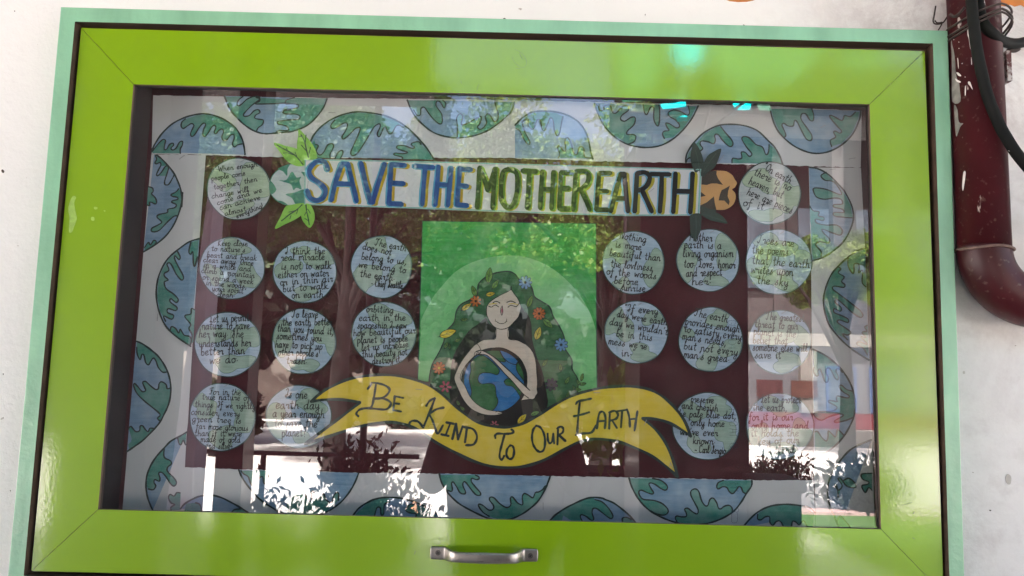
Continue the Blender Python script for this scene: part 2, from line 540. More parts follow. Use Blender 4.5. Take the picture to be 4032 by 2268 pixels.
def shrub(px, py0, py1, wpx, D, seed, mt, label, count=1500, size=.045, group=None):
    base = refl(px, py1, D); top = refl(px, py0, D)
    g = np.random.default_rng(seed)
    k = (1.106 + D) / 2950
    wd = wpx * k / 2
    z0, z1 = max(base.z, 0.02), top.z
    t_ = thing("shrub", label, "shrub", (base.x, -D, max(0, min(base.z, .1))), group)
    V_ = []
    ns = max(14, int(wd * 40)); per = max(8, int(count / ns))
    for i in range(ns):
        u_ = g.random() * 2 - 1
        bx = base.x + u_ * wd * .55; tx = base.x + u_ * wd + (g.random() - .5) * wd * .5
        hh_ = (z1 - z0) * (.45 + .55 * g.random()) * (1 - .35 * abs(u_) ** 2)
        yb = -D + (g.random() - .5) * min(.5, wd)
        if i % 3 == 0:
            m = MB(); m.tube([(bx, yb, 0), ((bx * .6 + tx * .4), yb, z0 + hh_ * .6), (tx, yb, z0 + hh_)], .004 + .0012 * D ** .5, seg=5)
            m.build("stem", M_bark, t_)
        for k in range(per):
            s_ = .05 + .95 * g.random() ** .8
            p_ = np.array([bx + (tx - bx) * s_ ** 1.6, yb, z0 + hh_ * s_]) + g.normal(size=3) * size * 1.5
            d_ = g.normal(size=3) * .6 + np.array([(tx - bx) * 2 + .2 * g.normal(), 0, .9]); d_ /= np.linalg.norm(d_)
            v_ = np.cross(d_, g.normal(size=3)); v_ /= np.linalg.norm(v_)
            L_ = size * (.8 + .9 * g.random()); W_ = L_ * .2
            V_ += [p_, p_ + d_ * L_ * .5 + v_ * W_, p_ + d_ * L_, p_ + d_ * L_ * .5 - v_ * W_]
    V = np.array(V_); F = np.arange(len(V_)).reshape(-1, 4)
    me = bpy.data.meshes.new("foliage")
    me.from_pydata((V - np.array(parent_world(t_))).tolist(), [], F.tolist())
    me.materials.append(mt)
    o = bpy.data.objects.new("foliage", me); COL.objects.link(o); o.parent = t_
shrub(1440, 1735, 2300, 340, 2.75, 5, M_dleaf, "dark bushy shrub mirrored under the left ribbon end", 5200, .038, "shrubs by the terrace")
shrub(1130, 1870, 2300, 300, 2.8, 6, M_dleaf, "thin dark shrub with loose twigs mirrored at the bottom left", 1500, .036, "shrubs by the terrace")
shrub(720, 1975, 2300, 150, 2.8, 16, M_dleaf, "small dark shrub mirrored in the lower left corner", 700, .036, "shrubs by the terrace")
shrub(3060, 1825, 1893, 260, 9.9, 7, M_dleaf, "low dark shrub mirrored beside the wide pillar", 800, .08, "shrubs by the lawn")
shrub(3390, 1830, 1985, 210, 7.9, 8, M_dleaf, "rounded dark shrub mirrored at the lower right", 1300, .085, "shrubs by the lawn")
shrub(2440, 1610, 1760, 120, 3.2, 9, M_leaf2, "small yellow green potted plant mirrored behind the ribbon", 300, .09, "shrubs by the lawn")
# lawn
M_grass = mat("lawn_green", (.10, .19, .05), .9, .35, 22, detail=6)
gx = refl(3176, 1990, 7.0).x
m = MB(); m.box(gx, gx + 7, -7.60, -4.6, .0, .05)
o = m.build("lawn", M_grass); o['kind'] = 'structure'; o['label'] = "green lawn strip beside the terrace"
M_pink = mat("kerb_pink", (.62, .42, .40), .8, .1, 8)
m = MB(); m.box(gx, gx + 7, -7.85, -7.602, 0, .08)
o = m.build("kerb", M_pink); o['kind'] = 'structure'
M_ped0 = mat("dark_blocker", (.022, .018, .018), .7, .3, 8)
a_, c_ = refl(2190, 1845, 3.15), refl(2500, 1845, 3.15)
t_ = thing("blocker", "dark rectangular planter added to darken the reflection under the pale green potted plant", "blocker", ((a_.x + c_.x) / 2, -3.15, .12))  # dark box added to cover bright ground in the reflection
m = MB(); m.box(a_.x + .02, c_.x - .02, -3.33, -3.03, .12, a_.z - .05); m.build("box", M_ped0, t_)
m = MB(); m.box(a_.x, c_.x, -3.35, -3.01, a_.z - .049, a_.z); m.build("rim", M_ped0, t_)
M_ped = mat("dark_pedestal_paint", (.03, .028, .03), .6, .3, 6)
a_, c_ = refl(2985, 1890, 2.0), refl(3178, 1890, 2.0)
t_ = thing("pedestal", "dark square pedestal mirrored beside the wide pillar at the bottom", "pedestal", ((a_.x + c_.x) / 2, -2.1, .12))
m = MB(); m.box(a_.x + .02, c_.x - .02, -2.2, -2.0, .12, a_.z - .05); m.build("shaft", M_ped, t_)
m = MB(); m.box(a_.x, c_.x, -2.22, -1.98, a_.z - .049, a_.z); bb = m.build("cap", M_ped, t_)
bv = bb.modifiers.new("soft", 'BEVEL'); bv.width = .012; bv.segments = 2
# sacks
M_sack = mat("white_sack", (.78, .78, .80), .6, .1, 30, bump=.6, bscale=25)
M_sack2 = mat("brown_sack", (.45, .24, .14), .7, .2, 30, bump=.6, bscale=25)
def sack(px, py, w_, h_, mt, lb, D=7.2):
    c = refl(px, py, D)
    me = bpy.data.meshes.new("sack"); bm = bmesh.new()
    bmesh.ops.create_icosphere(bm, subdivisions=3, radius=1)
    g = random.Random(px)
    for v in bm.verts:
        n = .86 + .14 * math.sin(v.co.x * 5 + g.random()) * math.cos(v.co.z * 6)
        v.co = Vector((v.co.x * w_ * n, v.co.y * w_ * .6 * n, max(v.co.z, -.75) * h_ * n))
    bm.to_mesh(me); bm.free(); me.materials.append(mt)
    for p in me.polygons: p.use_smooth = True
    o = bpy.data.objects.new("sack", me); COL.objects.link(o)
    o.location = (c.x, -D, h_ * .74)
    tag(o, lb, "sack", "filled sacks on the ground")
sack(1495, 1715, .10, .13, M_sack, "left one of two white sacks lying on the sunny ground")
sack(1575, 1712, .13, .16, M_sack, "right one of two white sacks lying on the sunny ground")
sack(1640, 1722, .08, .11, M_sack2, "brown sack leaning against the white sacks")

# ---- building across the yard
M_bw = mat("far_wall_cream", (.26, .24, .22), .8, .08, 1.2)
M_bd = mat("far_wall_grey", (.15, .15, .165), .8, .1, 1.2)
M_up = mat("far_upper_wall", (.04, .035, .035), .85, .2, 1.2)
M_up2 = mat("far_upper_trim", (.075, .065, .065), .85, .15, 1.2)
M_red = mat("far_plinth_red", (.17, .03, .04), .7, .15, 3)
M_blue = mat("far_window_frame_blue", (.08, .12, .24), .5, .1, 5)
M_glassd = mat("far_window_pane", (.10, .12, .15), .15, .2, 2)
M_brd = mat("far_board_orange", (.10, .04, .028), .6, .3, 4)
M_brd2 = mat("far_board_red", (.075, .025, .025), .6, .4, 5)
DB = 17.0
t_ = thing("school_building", "two storey grey building with cream beam, red plinth and blue windows across the yard", "building", (refl(3200, 1460, DB).x, -DB, 0))
X0, X1 = refl(2560, 1460, DB).x, refl(4050, 1460, DB).x
def zz(py): return refl(3200, py, DB).z
m = MB(); m.box(X0, X1, -DB - 3, -DB, zz(1625), zz(1365)); m.build("wall", M_bd, t_)
m = MB(); m.box(X0 - .2, X1 + .2, -DB - 3.2, -DB + .25, zz(1364), zz(1315)); m.build("floor_beam", M_bw, t_)
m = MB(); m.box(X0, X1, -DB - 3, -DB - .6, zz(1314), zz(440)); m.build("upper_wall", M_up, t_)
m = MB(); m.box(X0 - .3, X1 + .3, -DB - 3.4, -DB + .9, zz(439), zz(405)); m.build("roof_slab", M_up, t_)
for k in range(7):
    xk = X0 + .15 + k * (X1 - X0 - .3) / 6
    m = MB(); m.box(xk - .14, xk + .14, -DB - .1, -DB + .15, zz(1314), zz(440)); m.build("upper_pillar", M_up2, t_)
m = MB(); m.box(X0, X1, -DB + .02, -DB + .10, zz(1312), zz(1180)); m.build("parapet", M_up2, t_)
for k in range(6):
    xk = X0 + .9 + k * (X1 - X0 - .3) / 6
    m = MB(); m.box(xk, xk + 1.0, -DB - .599, -DB - .55, zz(1130), zz(800)); m.build("upper_window", M_glassd, t_)
m = MB(); m.box(X0, X1, -DB - 3, -DB + .12, zz(1686), zz(1626)); m.build("plinth", M_red, t_)
m = MB(); m.box(X0, X1, -DB - 3, -DB + .5, -.01, zz(1687)); m.build("step", M_bw, t_)
for i, px in enumerate((3250, 3420, 3600)):
    x0, x1 = refl(px, 1460, DB).x, refl(px + 120, 1460, DB).x
    m = MB(); m.box(x0, x1, -DB + .002, -DB + .05, zz(1620), zz(1440)); f = m.build("window", M_blue, t_)
    xm = (x0 + x1) / 2
    for a, c in ((x0 + .06, xm - .03), (xm + .03, x1 - .06)):
        m = MB(); m.box(a, c, -DB + .052, -DB + .06, zz(1610), zz(1452)); m.build("pane", M_glassd, f)
for i, px in enumerate((3120, 3555)):
    m = MB(); m.box(refl(px, 0, DB).x, refl(px + 60, 0, DB).x, -DB + .001, -DB + .18, zz(1625), zz(1366)); m.build("pilaster", M_bw, t_)
for px, mt_, lb in ((2955, M_brd2, "dark red notice board hanging on the far building"), (3082, M_brd, "orange notice board hanging on the far building")):
    m = MB(); m.box(refl(px, 0, DB).x, refl(px + 95, 0, DB).x, -DB + .19, -DB + .22, zz(1565), zz(1500))
    tag(m.build("notice_board", mt_), lb, "notice board")
M_yw = mat("yard_wall", (.30, .25, .22), .9, .15, 1.5)
m = MB(); m.box(-24, X0 - .5, -21.3, -21, 0, 1.9)
tag(m.build("boundary_wall", M_yw), "long low brownish boundary wall behind the trees", "wall")

# ---- cyan translucent awning over the yard edge
mC, t, b = nodes("cyan_plastic_sheet")
b.inputs['Base Color'].default_value = (.0, .50, .52, 1); b.inputs['Roughness'].default_value = .3
tr = t.nodes.new("ShaderNodeBsdfTranslucent"); tr.inputs[0].default_value = (.0, .93, .97, 1)
mx = t.nodes.new("ShaderNodeMixShader"); mx.inputs[0].default_value = .92
t.links.new(b.outputs[0], mx.inputs[1]); t.links.new(tr.outputs[0], mx.inputs[2])
t.links.new(mx.outputs[0], t.nodes['Material Output'].inputs[0])
mC2, t, b = nodes("pale_plastic_sheet")
b.inputs['Base Color'].default_value = (.35, .6, .5, 1)
tr = t.nodes.new("ShaderNodeBsdfTranslucent"); tr.inputs[0].default_value = (.25, .55, .42, 1)
mx = t.nodes.new("ShaderNodeMixShader"); mx.inputs[0].default_value = .6
t.links.new(b.outputs[0], mx.inputs[1]); t.links.new(tr.outputs[0], mx.inputs[2])
t.links.new(mx.outputs[0], t.nodes['Material Output'].inputs[0])
HA = 4.7
q0 = refl_at_height(2900, 250, HA)
t_ = thing("plastic_awning", "cyan and milky translucent plastic awning on a steel frame over the yard", "awning", tuple(q0))
def panel(pts_, mt, dz=0.0):
    m = MB()
    v = [refl_at_height(x, y, HA + dz) for x, y in pts_]
    n = len(v)
    v2 = [q + Vector((0, 0, .004)) for q in v]
    m.add(v + v2, [tuple(range(n)), tuple(range(2 * n - 1, n - 1, -1))] + [(i, (i + 1) % n, n + (i + 1) % n, n + i) for i in range(n)])
    m.build("sheet", mt, t_)
panel(P("2640,160 2775,160 2765,225 2712,262 2662,235"), mC)
panel(P("2600,410 2700,398 2702,418 2610,428"), mC)
panel(P("2660,450 2708,448 2706,476 2668,478"), mC)
panel(P("2885,402 2960,404 2955,430 2895,432"), mC)
panel(P("2980,406 3030,408 3040,434 2990,432"), mC2)
panel(P("2420,165 2600,160 2600,300 2560,395 2450,400"), mC2)
panel(P("2800,140 3060,150 3250,170 3260,200 3120,330 2900,360 2795,260"), mC2)
panel(P("3280,200 3480,210 3500,255 3330,270"), mC2)
M_sh = mat("awning_dark_sheet", (.06, .06, .065), .7, .2, 3)
for s_ in ("2390,130 2420,130 2450,405 2420,405", "2600,130 2628,130 2655,270 2700,300 2660,395 2565,395 2602,300", "2792,135 2800,140 2792,262 2890,362 2880,398 2710,396 2715,300 2778,250", "3060,100 3500,120 3480,205 3280,195 3262,172 3062,148",
           "3260,200 3280,205 3330,272 3500,257 3640,250 3640,420 3050,404 3040,404 2965,400 2900,364 3120,332", "2400,440 3640,470 3640,560 2400,520"):
    panel(P(s_), M_sh, .03)
for a, c in (("2400,440", "3500,470"), ("2400,372", "3500,412"), ("2840,250", "2760,560"), ("3050,300", "2740,560"), ("2500,500", "2900,390")):
    pa, pc = P(a)[0], P(c)[0]
    m = MB(); m.tube([tuple(refl_at_height(*pa, HA - .08)), tuple(refl_at_height(*pc, HA - .08))], .018, seg=8); m.build("frame_bar", M_rail, t_)
for px in (2470, 3420):
    q = refl_at_height(px, 430, HA - .1)
    m = MB(); m.tube([(q.x, q.y, 0), tuple(q)], .03, seg=8); m.build("post", M_rail, t_)

# ================================================================== pipe, cables, bracket on the right
M_pipe, t, b = nodes("maroon_pipe_paint")
L = t.links.new
tc = t.nodes.new("ShaderNodeTexCoord")
pc = at(3847, 365, -.012)
mp = t.nodes.new("ShaderNodeMapping"); mp.inputs['Scale'].default_value = (1, 1, .3); L(tc.outputs['Object'], mp.inputs[0])
n1 = N("ShaderNodeTexNoise", Scale=55.0, Detail=4.0); L(mp.outputs[0], n1.inputs['Vector'])
n2 = N("ShaderNodeTexNoise", Scale=9.0, Detail=5.0); L(tc.outputs['Object'], n2.inputs['Vector'])
n3 = N("ShaderNodeTexNoise", Scale=120.0, Detail=2.0); L(tc.outputs['Object'], n3.inputs['Vector'])
c0 = mixc(rng(n2.outputs[0], .35, .7), (.060, .007, .010, 1), (.035, .006, .008, 1))
c1 = mixc(rng(n1.outputs[0], .70, .72), c0, (.52, .45, .42, 1))
c2 = mixc(rng(n3.outputs[0], .62, .75, 0, .35), c1, (.20, .15, .12, 1))
L(c2, b.inputs['Base Color']); b.inputs['Roughness'].default_value = .38; b.inputs['Specular IOR Level'].default_value = .3
PR = .0357
t_ = thing("drain_pipe", "maroon painted drain pipe with a bend to the right", "pipe", (pc.x, -.012, BZ + .1))
zc = at(3872, 985, -.012).z
m = MB(); m.tube([(pc.x, -.012, zc - .002), (pc.x, -.012, 4.39)], PR, seg=40, n=1); m.build("straight_pipe", M_pipe, t_, True)
m = MB()
RB = .078
arc = [(pc.x, -.012, zc + .004)] + [(pc.x + RB * (1 - math.cos(a)), -.012, zc - RB * math.sin(a)) for a in [i * math.pi / 2 / 9 for i in range(10)]] + [(pc.x + x_, -.012, zc - RB) for x_ in (.10, .14, .2, .3, .45, .6)]
m.tube(arc, PR + .0006, seg=40, n=2); m.build("elbow", M_pipe, t_, True)
m = MB()
for i in range(40):
    a = 2 * math.pi * i / 40
ring = [(pc.x + (PR + .0022) * math.cos(a), -.012 + (PR + .0022) * math.sin(a), zc + .0012 * math.sin(3 * a)) for a in [2 * math.pi * i / 36 for i in range(37)]]
M_ring = mat("collar_lip", (.16, .10, .08), .6, .4, 80, bump=.4)
m.tube(ring, .0021, seg=8, n=1, cap=False); m.build("collar", M_ring, t_, True)
# bare and splashed places of the paint: real thin flakes wrapped on the pipe
M_flake = mat("old_grey_primer", (.20, .19, .17), .7, .35, 60)
M_fl2 = mat("splashed_whitewash", (.66, .60, .58), .7, .2, 60)
def wrap(pts_px, mt, name, off=.0006):
    """polygon at photograph pixels laid onto the cylinder of the pipe"""
    m = MB()
    rows = smooth(pts_px, 3, True)
    q = rows if area(rows) < 0 else rows[::-1]
    def onpipe(x, y):
        d = ray(x, y)
        ox, oy = CAM.x - pc.x, CAM.y + .012
        A = d.x ** 2 + d.y ** 2; B = 2 * (ox * d.x + oy * d.y); Cc = ox * ox + oy * oy - (PR + off) ** 2
        disc = B * B - 4 * A * Cc
        return CAM + d * ((-B - math.sqrt(max(disc, 0))) / (2 * A))
    tri = tessellate_polygon([[Vector((p_[0], -p_[1], 0)) for p_ in q]])
    bm = bmesh.new()
    vv = [bm.verts.new((x, y, 0)) for x, y in q]
    for f in tri:
        try: bm.faces.new([vv[i] for i in f])
        except ValueError: pass
    bmesh.ops.subdivide_edges(bm, edges=bm.edges, cuts=3, use_grid_fill=True)
    for v_ in bm.verts: v_.co = onpipe(v_.co.x, v_.co.y)
    bm.normal_update()
    for f in bm.faces:
        if f.normal.y > 0: f.normal_flip()
    bm.verts.index_update()
    m.add([tuple(v_.co) for v_ in bm.verts], [tuple(v_.index for v_ in f.verts) for f in bm.faces]); bm.free()
    m.build(name, mt, t_)
wrap(P("892,560 905,640 925,720 945,860 950,1000 975,1130 1000,1180 1010,1260 1020,1449 905,1449 900,1100 895,800 885,640", 'Y'), M_flake, "paint_chip")
wrap(P("D 1405,790 1430,830 1440,920 1475,930 1450,960 1425,1030 1415,1000 1408,900"), M_flake, "paint_chip")
wrap(P("1125,390 1150,380 1170,440 1172,560 1180,620 1165,705 1150,640 1140,560 1118,480", 'Y'), M_fl2, "paint_splash")
wrap(P("960,1035 990,1035 1030,1075 1020,1088 985,1075", 'Y'), M_fl2, "paint_splash")
wrap(P("945,1120 980,1140 1025,1165 1010,1180 965,1160", 'Y'), M_fl2, "paint_splash")
wrap(P("1130,1165 1155,1165 1175,1210 1195,1280 1160,1230 1130,1195", 'Y'), M_fl2, "paint_splash")
wrap(P("1085,1230 1100,1240 1095,1350 1083,1355", 'Y'), M_fl2, "paint_splash")
wrap(P("1172,815 1182,850 1186,915 1175,915", 'Y'), M_fl2, "paint_splash")
wrap(P("D 1475,1300 1492,1300 1485,1370 1472,1440 1465,1400"), M_fl2, "paint_splash")
wrap(P("975,830 990,850 995,980 985,940", 'Y'), M_fl2, "paint_splash")
for xy in ("998,600", "1000,690", "1087,1098", "1003,298", "1045,905", "925,565", "1070,395"):
    x, y = P(xy, 'Y')[0]
    wrap([(x - 2, y), (x, y - 2.2), (x + 2, y), (x, y + 2.2)], M_fl2, "paint_splash")

M_cab, t, b = nodes("black_cable")
L = t.links.new
tc = t.nodes.new("ShaderNodeTexCoord")
n1 = N("ShaderNodeTexNoise", Scale=75.0, Detail=3.0); L(tc.outputs['Object'], n1.inputs['Vector'])
n2 = N("ShaderNodeTexNoise", Scale=14.0, Detail=3.0); L(tc.outputs['Object'], n2.inputs['Vector'])
c0 = mixc(rng(n2.outputs[0], .35, .7), (.005, .006, .006, 1), (.012, .013, .012, 1))
c1 = mixc(rng(n1.outputs[0], .715, .73), c0, (.5, .48, .46, 1))
L(c1, b.inputs['Base Color']); b.inputs['Roughness'].default_value = .65; b.inputs['Specular IOR Level'].default_value = .15
def cable(px, Y, r, name, label, cat="cable", mt=None):
    pp = px if isinstance(px, list) else P(px, 'Y')
    pts = [tuple(at(x, y, (Y if not isinstance(Y, list) else Y[min(i, len(Y) - 1)]))) for i, (x, y) in enumerate(pp)]
    m = MB(); m.tube(pts, r, seg=16, n=6)
    o = m.build(name, mt or M_cab, None, True)
    return tag(o, label, cat)
cable("1170,-7500 1170,-3000 1170,-900 1170,-300 1175,-60 1185,100 1210,350 1255,700 1330,1060 1420,1400 D 1745,940 1800,1040 1870,1150 1960,1260 2080,1380 2400,1560 3000,1700 4000,1760 6500,1780", -.060, .0078, "power_cable", "thick black cable running down across the maroon pipe")
cable("1290,-7500 1290,-3000 1290,-600 1270,-200 1285,60 1315,250 1380,380 1490,490 1600,575 1720,615 1830,620 1927,600 2100,560 2500,500 3400,470 6500,470",
      [-.045, -.045, -.045, -.045, -.045, -.048, -.05, -.048, -.03, -.015, -.005, 0, .005, .01], .0078, "power_cable", "thick black cable curving away to the right of the pipe")
M_wire = mat("rusty_wire", (.05, .035, .03), .6, .4, 60)
t_ = thing("tie_wire", "rusty tie wire wound round the pipe and cables", "wire", (pc.x, -.05, at(3840, 60, -.05).z))
for k, (dz, tilt, rr) in enumerate(((0.000, .32, .0018), (-.005, .36, .0016), (.008, .22, .0016))):
    zc0 = at(3830, 66, -.05).z + dz
    ring = []
    for i in range(37):
        a = 2 * math.pi * i / 36
        rx = PR + .003; ry = PR + .003 + (.026 if math.sin(a) < -.2 else 0) * min(1, (-math.sin(a) - .2) * 2)
        ring.append((pc.x + rx * math.cos(a), -.012 + ry * math.sin(a), zc0 - tilt * rx * math.cos(a) * (-1 if math.cos(a) < 0 else .9) * (1 if math.cos(a) > 0 else 1)))
    m = MB(); m.tube(ring, rr, seg=7, n=1, cap=False); m.build("loop", M_wire, t_, True)
m = MB()
m.tube([tuple(at(x, y, -.045)) for x, y in P("868,200 920,235 970,220 1040,150 1075,110", 'Y')], .0022, seg=7); m.build("loop", M_wire, t_, True)
m = MB()
m.tube([tuple(at(x, y, .02)) for x, y in P("668,85 655,170 640,250 632,300 650,335 700,345 760,330 800,290 850,205 870,150", 'Y')], .0011, seg=6); m.build("loose_end", M_wire, t_, True)
m = MB()
m.tube([tuple(at(x, y, .02)) for x, y in P("655,290 680,322 720,325 760,320 735,380 705,428", 'Y')], .0010, seg=6); m.build("loose_end", M_wire, t_, True)
# bracket and cleat
M_brk = mat("bracket_paint", (.09, .02, .02), .6, .6, 90, c2=(.5, .46, .44), sharp=.12)
m = MB()
a, c = at(3936, 215, .02), at(3960, 333, .02)
m.box(a.x, c.x, .004, WY, c.z, a.z)
tag(m.build("pipe_bracket", M_brk), "small paint-splashed bracket beside the maroon pipe", "bracket")
m = MB()
m.tube([tuple(at(x, y, .012)) for x, y in P("1700,690 1740,712 1800,715 1850,690", 'Y')], .004, seg=8)
tag(m.build("cable_clip", M_wire, None, True), "dark clip holding the curved black cable to the wall", "clip")
# small marks on the wall
M_mark = mat("dark_wall_mark", (.07, .05, .04), .8, .4, 60)
for txt in ("A 10,1285 18,1278 30,1290 26,1305 14,1300", "A 107,80 112,80 111,87 107,86", "B 1860,150 1872,135 1885,142 1882,160 1886,172 1868,168",
            "C 1003,108 1008,105 1006,118", "C 1745,185 1755,188 1757,198 1750,192", "L 1670,950 1686,952 1678,960", "E 20,1370 26,1372 23,1380"):
    mk = MB(); mk.poly(smooth(P(txt), 3, True), WY - .0008, thick=.0006)
    o = mk.build("wall_mark", M_mark); o.parent = bpy.data.objects["wall"]
M_smg = mat("grey_smudge", (.52, .49, .45), .8, .1, 60)
for txt in ("L 1795,700 1812,680 1835,700 1832,750 1815,758 1800,740", "H 1472,1355 1485,1352 1486,1372 1474,1370", "I 5,262 22,250 24,262 8,270", "I 72,800 80,804 78,812"):
    mk = MB(); mk.poly(smooth(P(txt), 3, True), WY - .0008, thick=.0006)
    o = mk.build("wall_mark", M_smg); o.parent = bpy.data.objects["wall"]

# ================================================================== display case
M_pale = mat("pale_green_paint", (.245, .50, .32), .36, .17, 16, stretch=(1, 1, .3), coat=.4, coat_rough=.2, bump=.5, bscale=70)
M_raw = mat("dark_wood_edge", (.075, .045, .028), .7, .3, 40, stretch=(.2, 1, 1))
M_lime = mat("lime_laminate", (.215, .385, .001), .32, .05, 3, coat=1.0, coat_rough=.06, bump=.03, bscale=180, spec=.4)
M_edge = mat("laminate_edge", (.16, .10, .075), .6, .15, 40)
M_blk = mat("black_inner_paint", (.018, .015, .016), .6, .2, 20)
case = thing("display_case", "wall display case with pale green frame and glossy lime green glazed door", "display case", (0, 0, BZ))
FO = [at(x, y, -.008) for x, y in P("239,27 3732,120 3803,2425 24,2330")]
FI = [at(x, y, -.008) for x, y in P("295,85 3673.6,171 3741,2357 93,2268")]
for i in range(4):
    j = (i + 1) % 4
    a, b_, c, d = FO[i], FO[j], FI[j], FI[i]
    # mitre gap
    v = [a, b_, c, d]
    bk = [p + Vector((0, WY + .008, 0)) for p in v]
    m = MB()
    def face_in(p, q, r_, s_, mm):
        m.add([p, q, r_, s_], [(0, 1, 2, 3)], mm)
    cen = sum(v, Vector()) / 4
    vv = v + bk
    m.add(vv, [(0, 3, 2, 1), (0, 1, 5, 4)], 0)
    m.add(vv, [(1, 2, 6, 5), (2, 3, 7, 6), (3, 0, 4, 7)], 1)
    o = m.build("frame_rail", [M_pale, M_raw], case)
    bv = o.modifiers.new("soft_edges", 'BEVEL'); bv.width = .0012; bv.segments = 2; bv.limit_method = 'ANGLE'
# door
HW, HH, BW = .65, .40353, .08725
def rect(hw, hh, Y): return [Vector((-hw, Y, BZ + hh)), Vector((hw, Y, BZ + hh)), Vector((hw, Y, BZ - hh)), Vector((-hw, Y, BZ - hh))]
DOo, DOi = rect(HW, HH, 0), rect(HW - BW, HH - BW, 0)
# recess box behind the door gap
m = MB()
m.box(-.618, .618, WY + .038, WY + .059, BZ - .358, BZ + .358); m.build("case_back", M_blk, case)
m = MB()
zt, zb = BZ + .335, BZ - .335
m.box(-.615, -.5665, .0062, .0665, zb, zt); m.box(.598, .615, .019, .0665, zb, zt); m.box(.5665, .5975, .0062, .0185, zb, zt)
m.box(-.5664, .5664, .0062, .0185, zt - .016, zt); m.box(-.5664, .5664, .0062, .0185, zb, zb + .014); m.box(-.615, .615, .019, .0665, zt + .0005, zt + .02); m.box(-.615, .615, .019, .0665, zb - .02, zb - .0005)
m.build("inner_side", M_blk, case)
# thin dark batten filling the gap between frame and door, set well back
m = MB()
o1 = [p + Vector((0, .0, 0)) for p in [Vector((q.x, .014, q.z)) for q in FI]]
big = [Vector((p.x * 1.02, .014, BZ + (p.z - BZ) * 1.02)) for p in o1]
sm_ = rect(HW - .03, HH - .03, .016)
for i in range(4):
    j = (i + 1) % 4
    m.add([big[i], big[j], Vector((sm_[j].x, .014, sm_[j].z)), Vector((sm_[i].x, .014, sm_[i].z))], [(0, 3, 2, 1)])
m.build("gap_batten", M_raw, case)
door = thing("door", "", "", (0, 0, 0)); door.parent = case
for k in ('label', 'category'): del door[k]
g = .00035
for i in range(4):
    j = (i + 1) % 4
    v = [DOo[i].copy(), DOo[j].copy(), DOi[j].copy(), DOi[i].copy()]
    dirv = (v[1] - v[0]).normalized()
    v[0] += dirv * g; v[3] += dirv * g; v[1] -= dirv * g; v[2] -= dirv * g
    bk = [p + Vector((0, .0052, 0)) for p in v]
    m = MB()
    m.add(v + bk, [(0, 3, 2, 1)], 0)
    m.add(v + bk, [(0, 1, 5, 4), (1, 2, 6, 5), (2, 3, 7, 6), (3, 0, 4, 7)], 1)
    o = m.build("door_rail", [M_lime, M_edge], door)
    bv = o.modifiers.new("soft_edges", 'BEVEL'); bv.width = .0005; bv.segments = 2; bv.limit_method = 'ANGLE'; bv.angle_limit = R(60)
# glass
mG, t, b = nodes("window_glass")
L = t.links.new
t.nodes.remove(b)
gl = t.nodes.new("ShaderNodeBsdfGlossy"); gl.inputs['Roughness'].default_value = 0.0
gl.inputs[0].default_value = (1, 1, 1, 1)
trn = t.nodes.new("ShaderNodeBsdfTransparent"); trn.inputs[0].default_value = (.83, .86, .855, 1)
ge = t.nodes.new("ShaderNodeNewGeometry")
dt = t.nodes.new("ShaderNodeVectorMath"); dt.operation = 'DOT_PRODUCT'
L(ge.outputs['Incoming'], dt.inputs[0]); L(ge.outputs['Normal'], dt.inputs[1])
def mth(op, a_, b2, clamp=False):
    n_ = t.nodes.new("ShaderNodeMath"); n_.operation = op; n_.use_clamp = clamp
    for k_, v_ in ((0, a_), (1, b2)):
        if v_ is None: continue
        if isinstance(v_, (int, float)): n_.inputs[k_].default_value = v_
        else: L(v_, n_.inputs[k_])
    return n_.outputs[0]
# both faces of a 4 mm pane together: 9 per cent head-on, rising towards grazing
cosv = mth('ABSOLUTE', dt.outputs['Value'], None)
mmo = mth('ADD', mth('MULTIPLY', mth('POWER', mth('SUBTRACT', 1.0, cosv), 5.0), .9), .145, True)
mx = t.nodes.new("ShaderNodeMixShader")
L(mmo, mx.inputs[0]); L(trn.outputs[0], mx.inputs[1]); L(gl.outputs[0], mx.inputs[2])
dn = t.nodes.new("ShaderNodeTexNoise"); dn.inputs['Scale'].default_value = 5.0; dn.inputs['Detail'].default_value = 9.0; dn.inputs['Roughness'].default_value = .72; dn.inputs['Distortion'].default_value = .8
dtc = t.nodes.new("ShaderNodeTexCoord"); L(dtc.outputs['Object'], dn.inputs['Vector'])
dust = t.nodes.new("ShaderNodeBsdfDiffuse"); dust.inputs[0].default_value = (.72, .70, .68, 1)
mx3 = t.nodes.new("ShaderNodeMixShader")
L(rng(dn.outputs[0], .46, .80, .0, .028), mx3.inputs[0]); L(mx.outputs[0], mx3.inputs[1]); L(dust.outputs[0], mx3.inputs[2])
L(mx3.outputs[0], t.nodes['Material Output'].inputs[0])
q = rect(HW - BW + .006, HH - BW + .006, .0056)
m = MB(); m.add(q, [(0, 3, 2, 1)])
glass = m.build("glass_pane", mG, door)
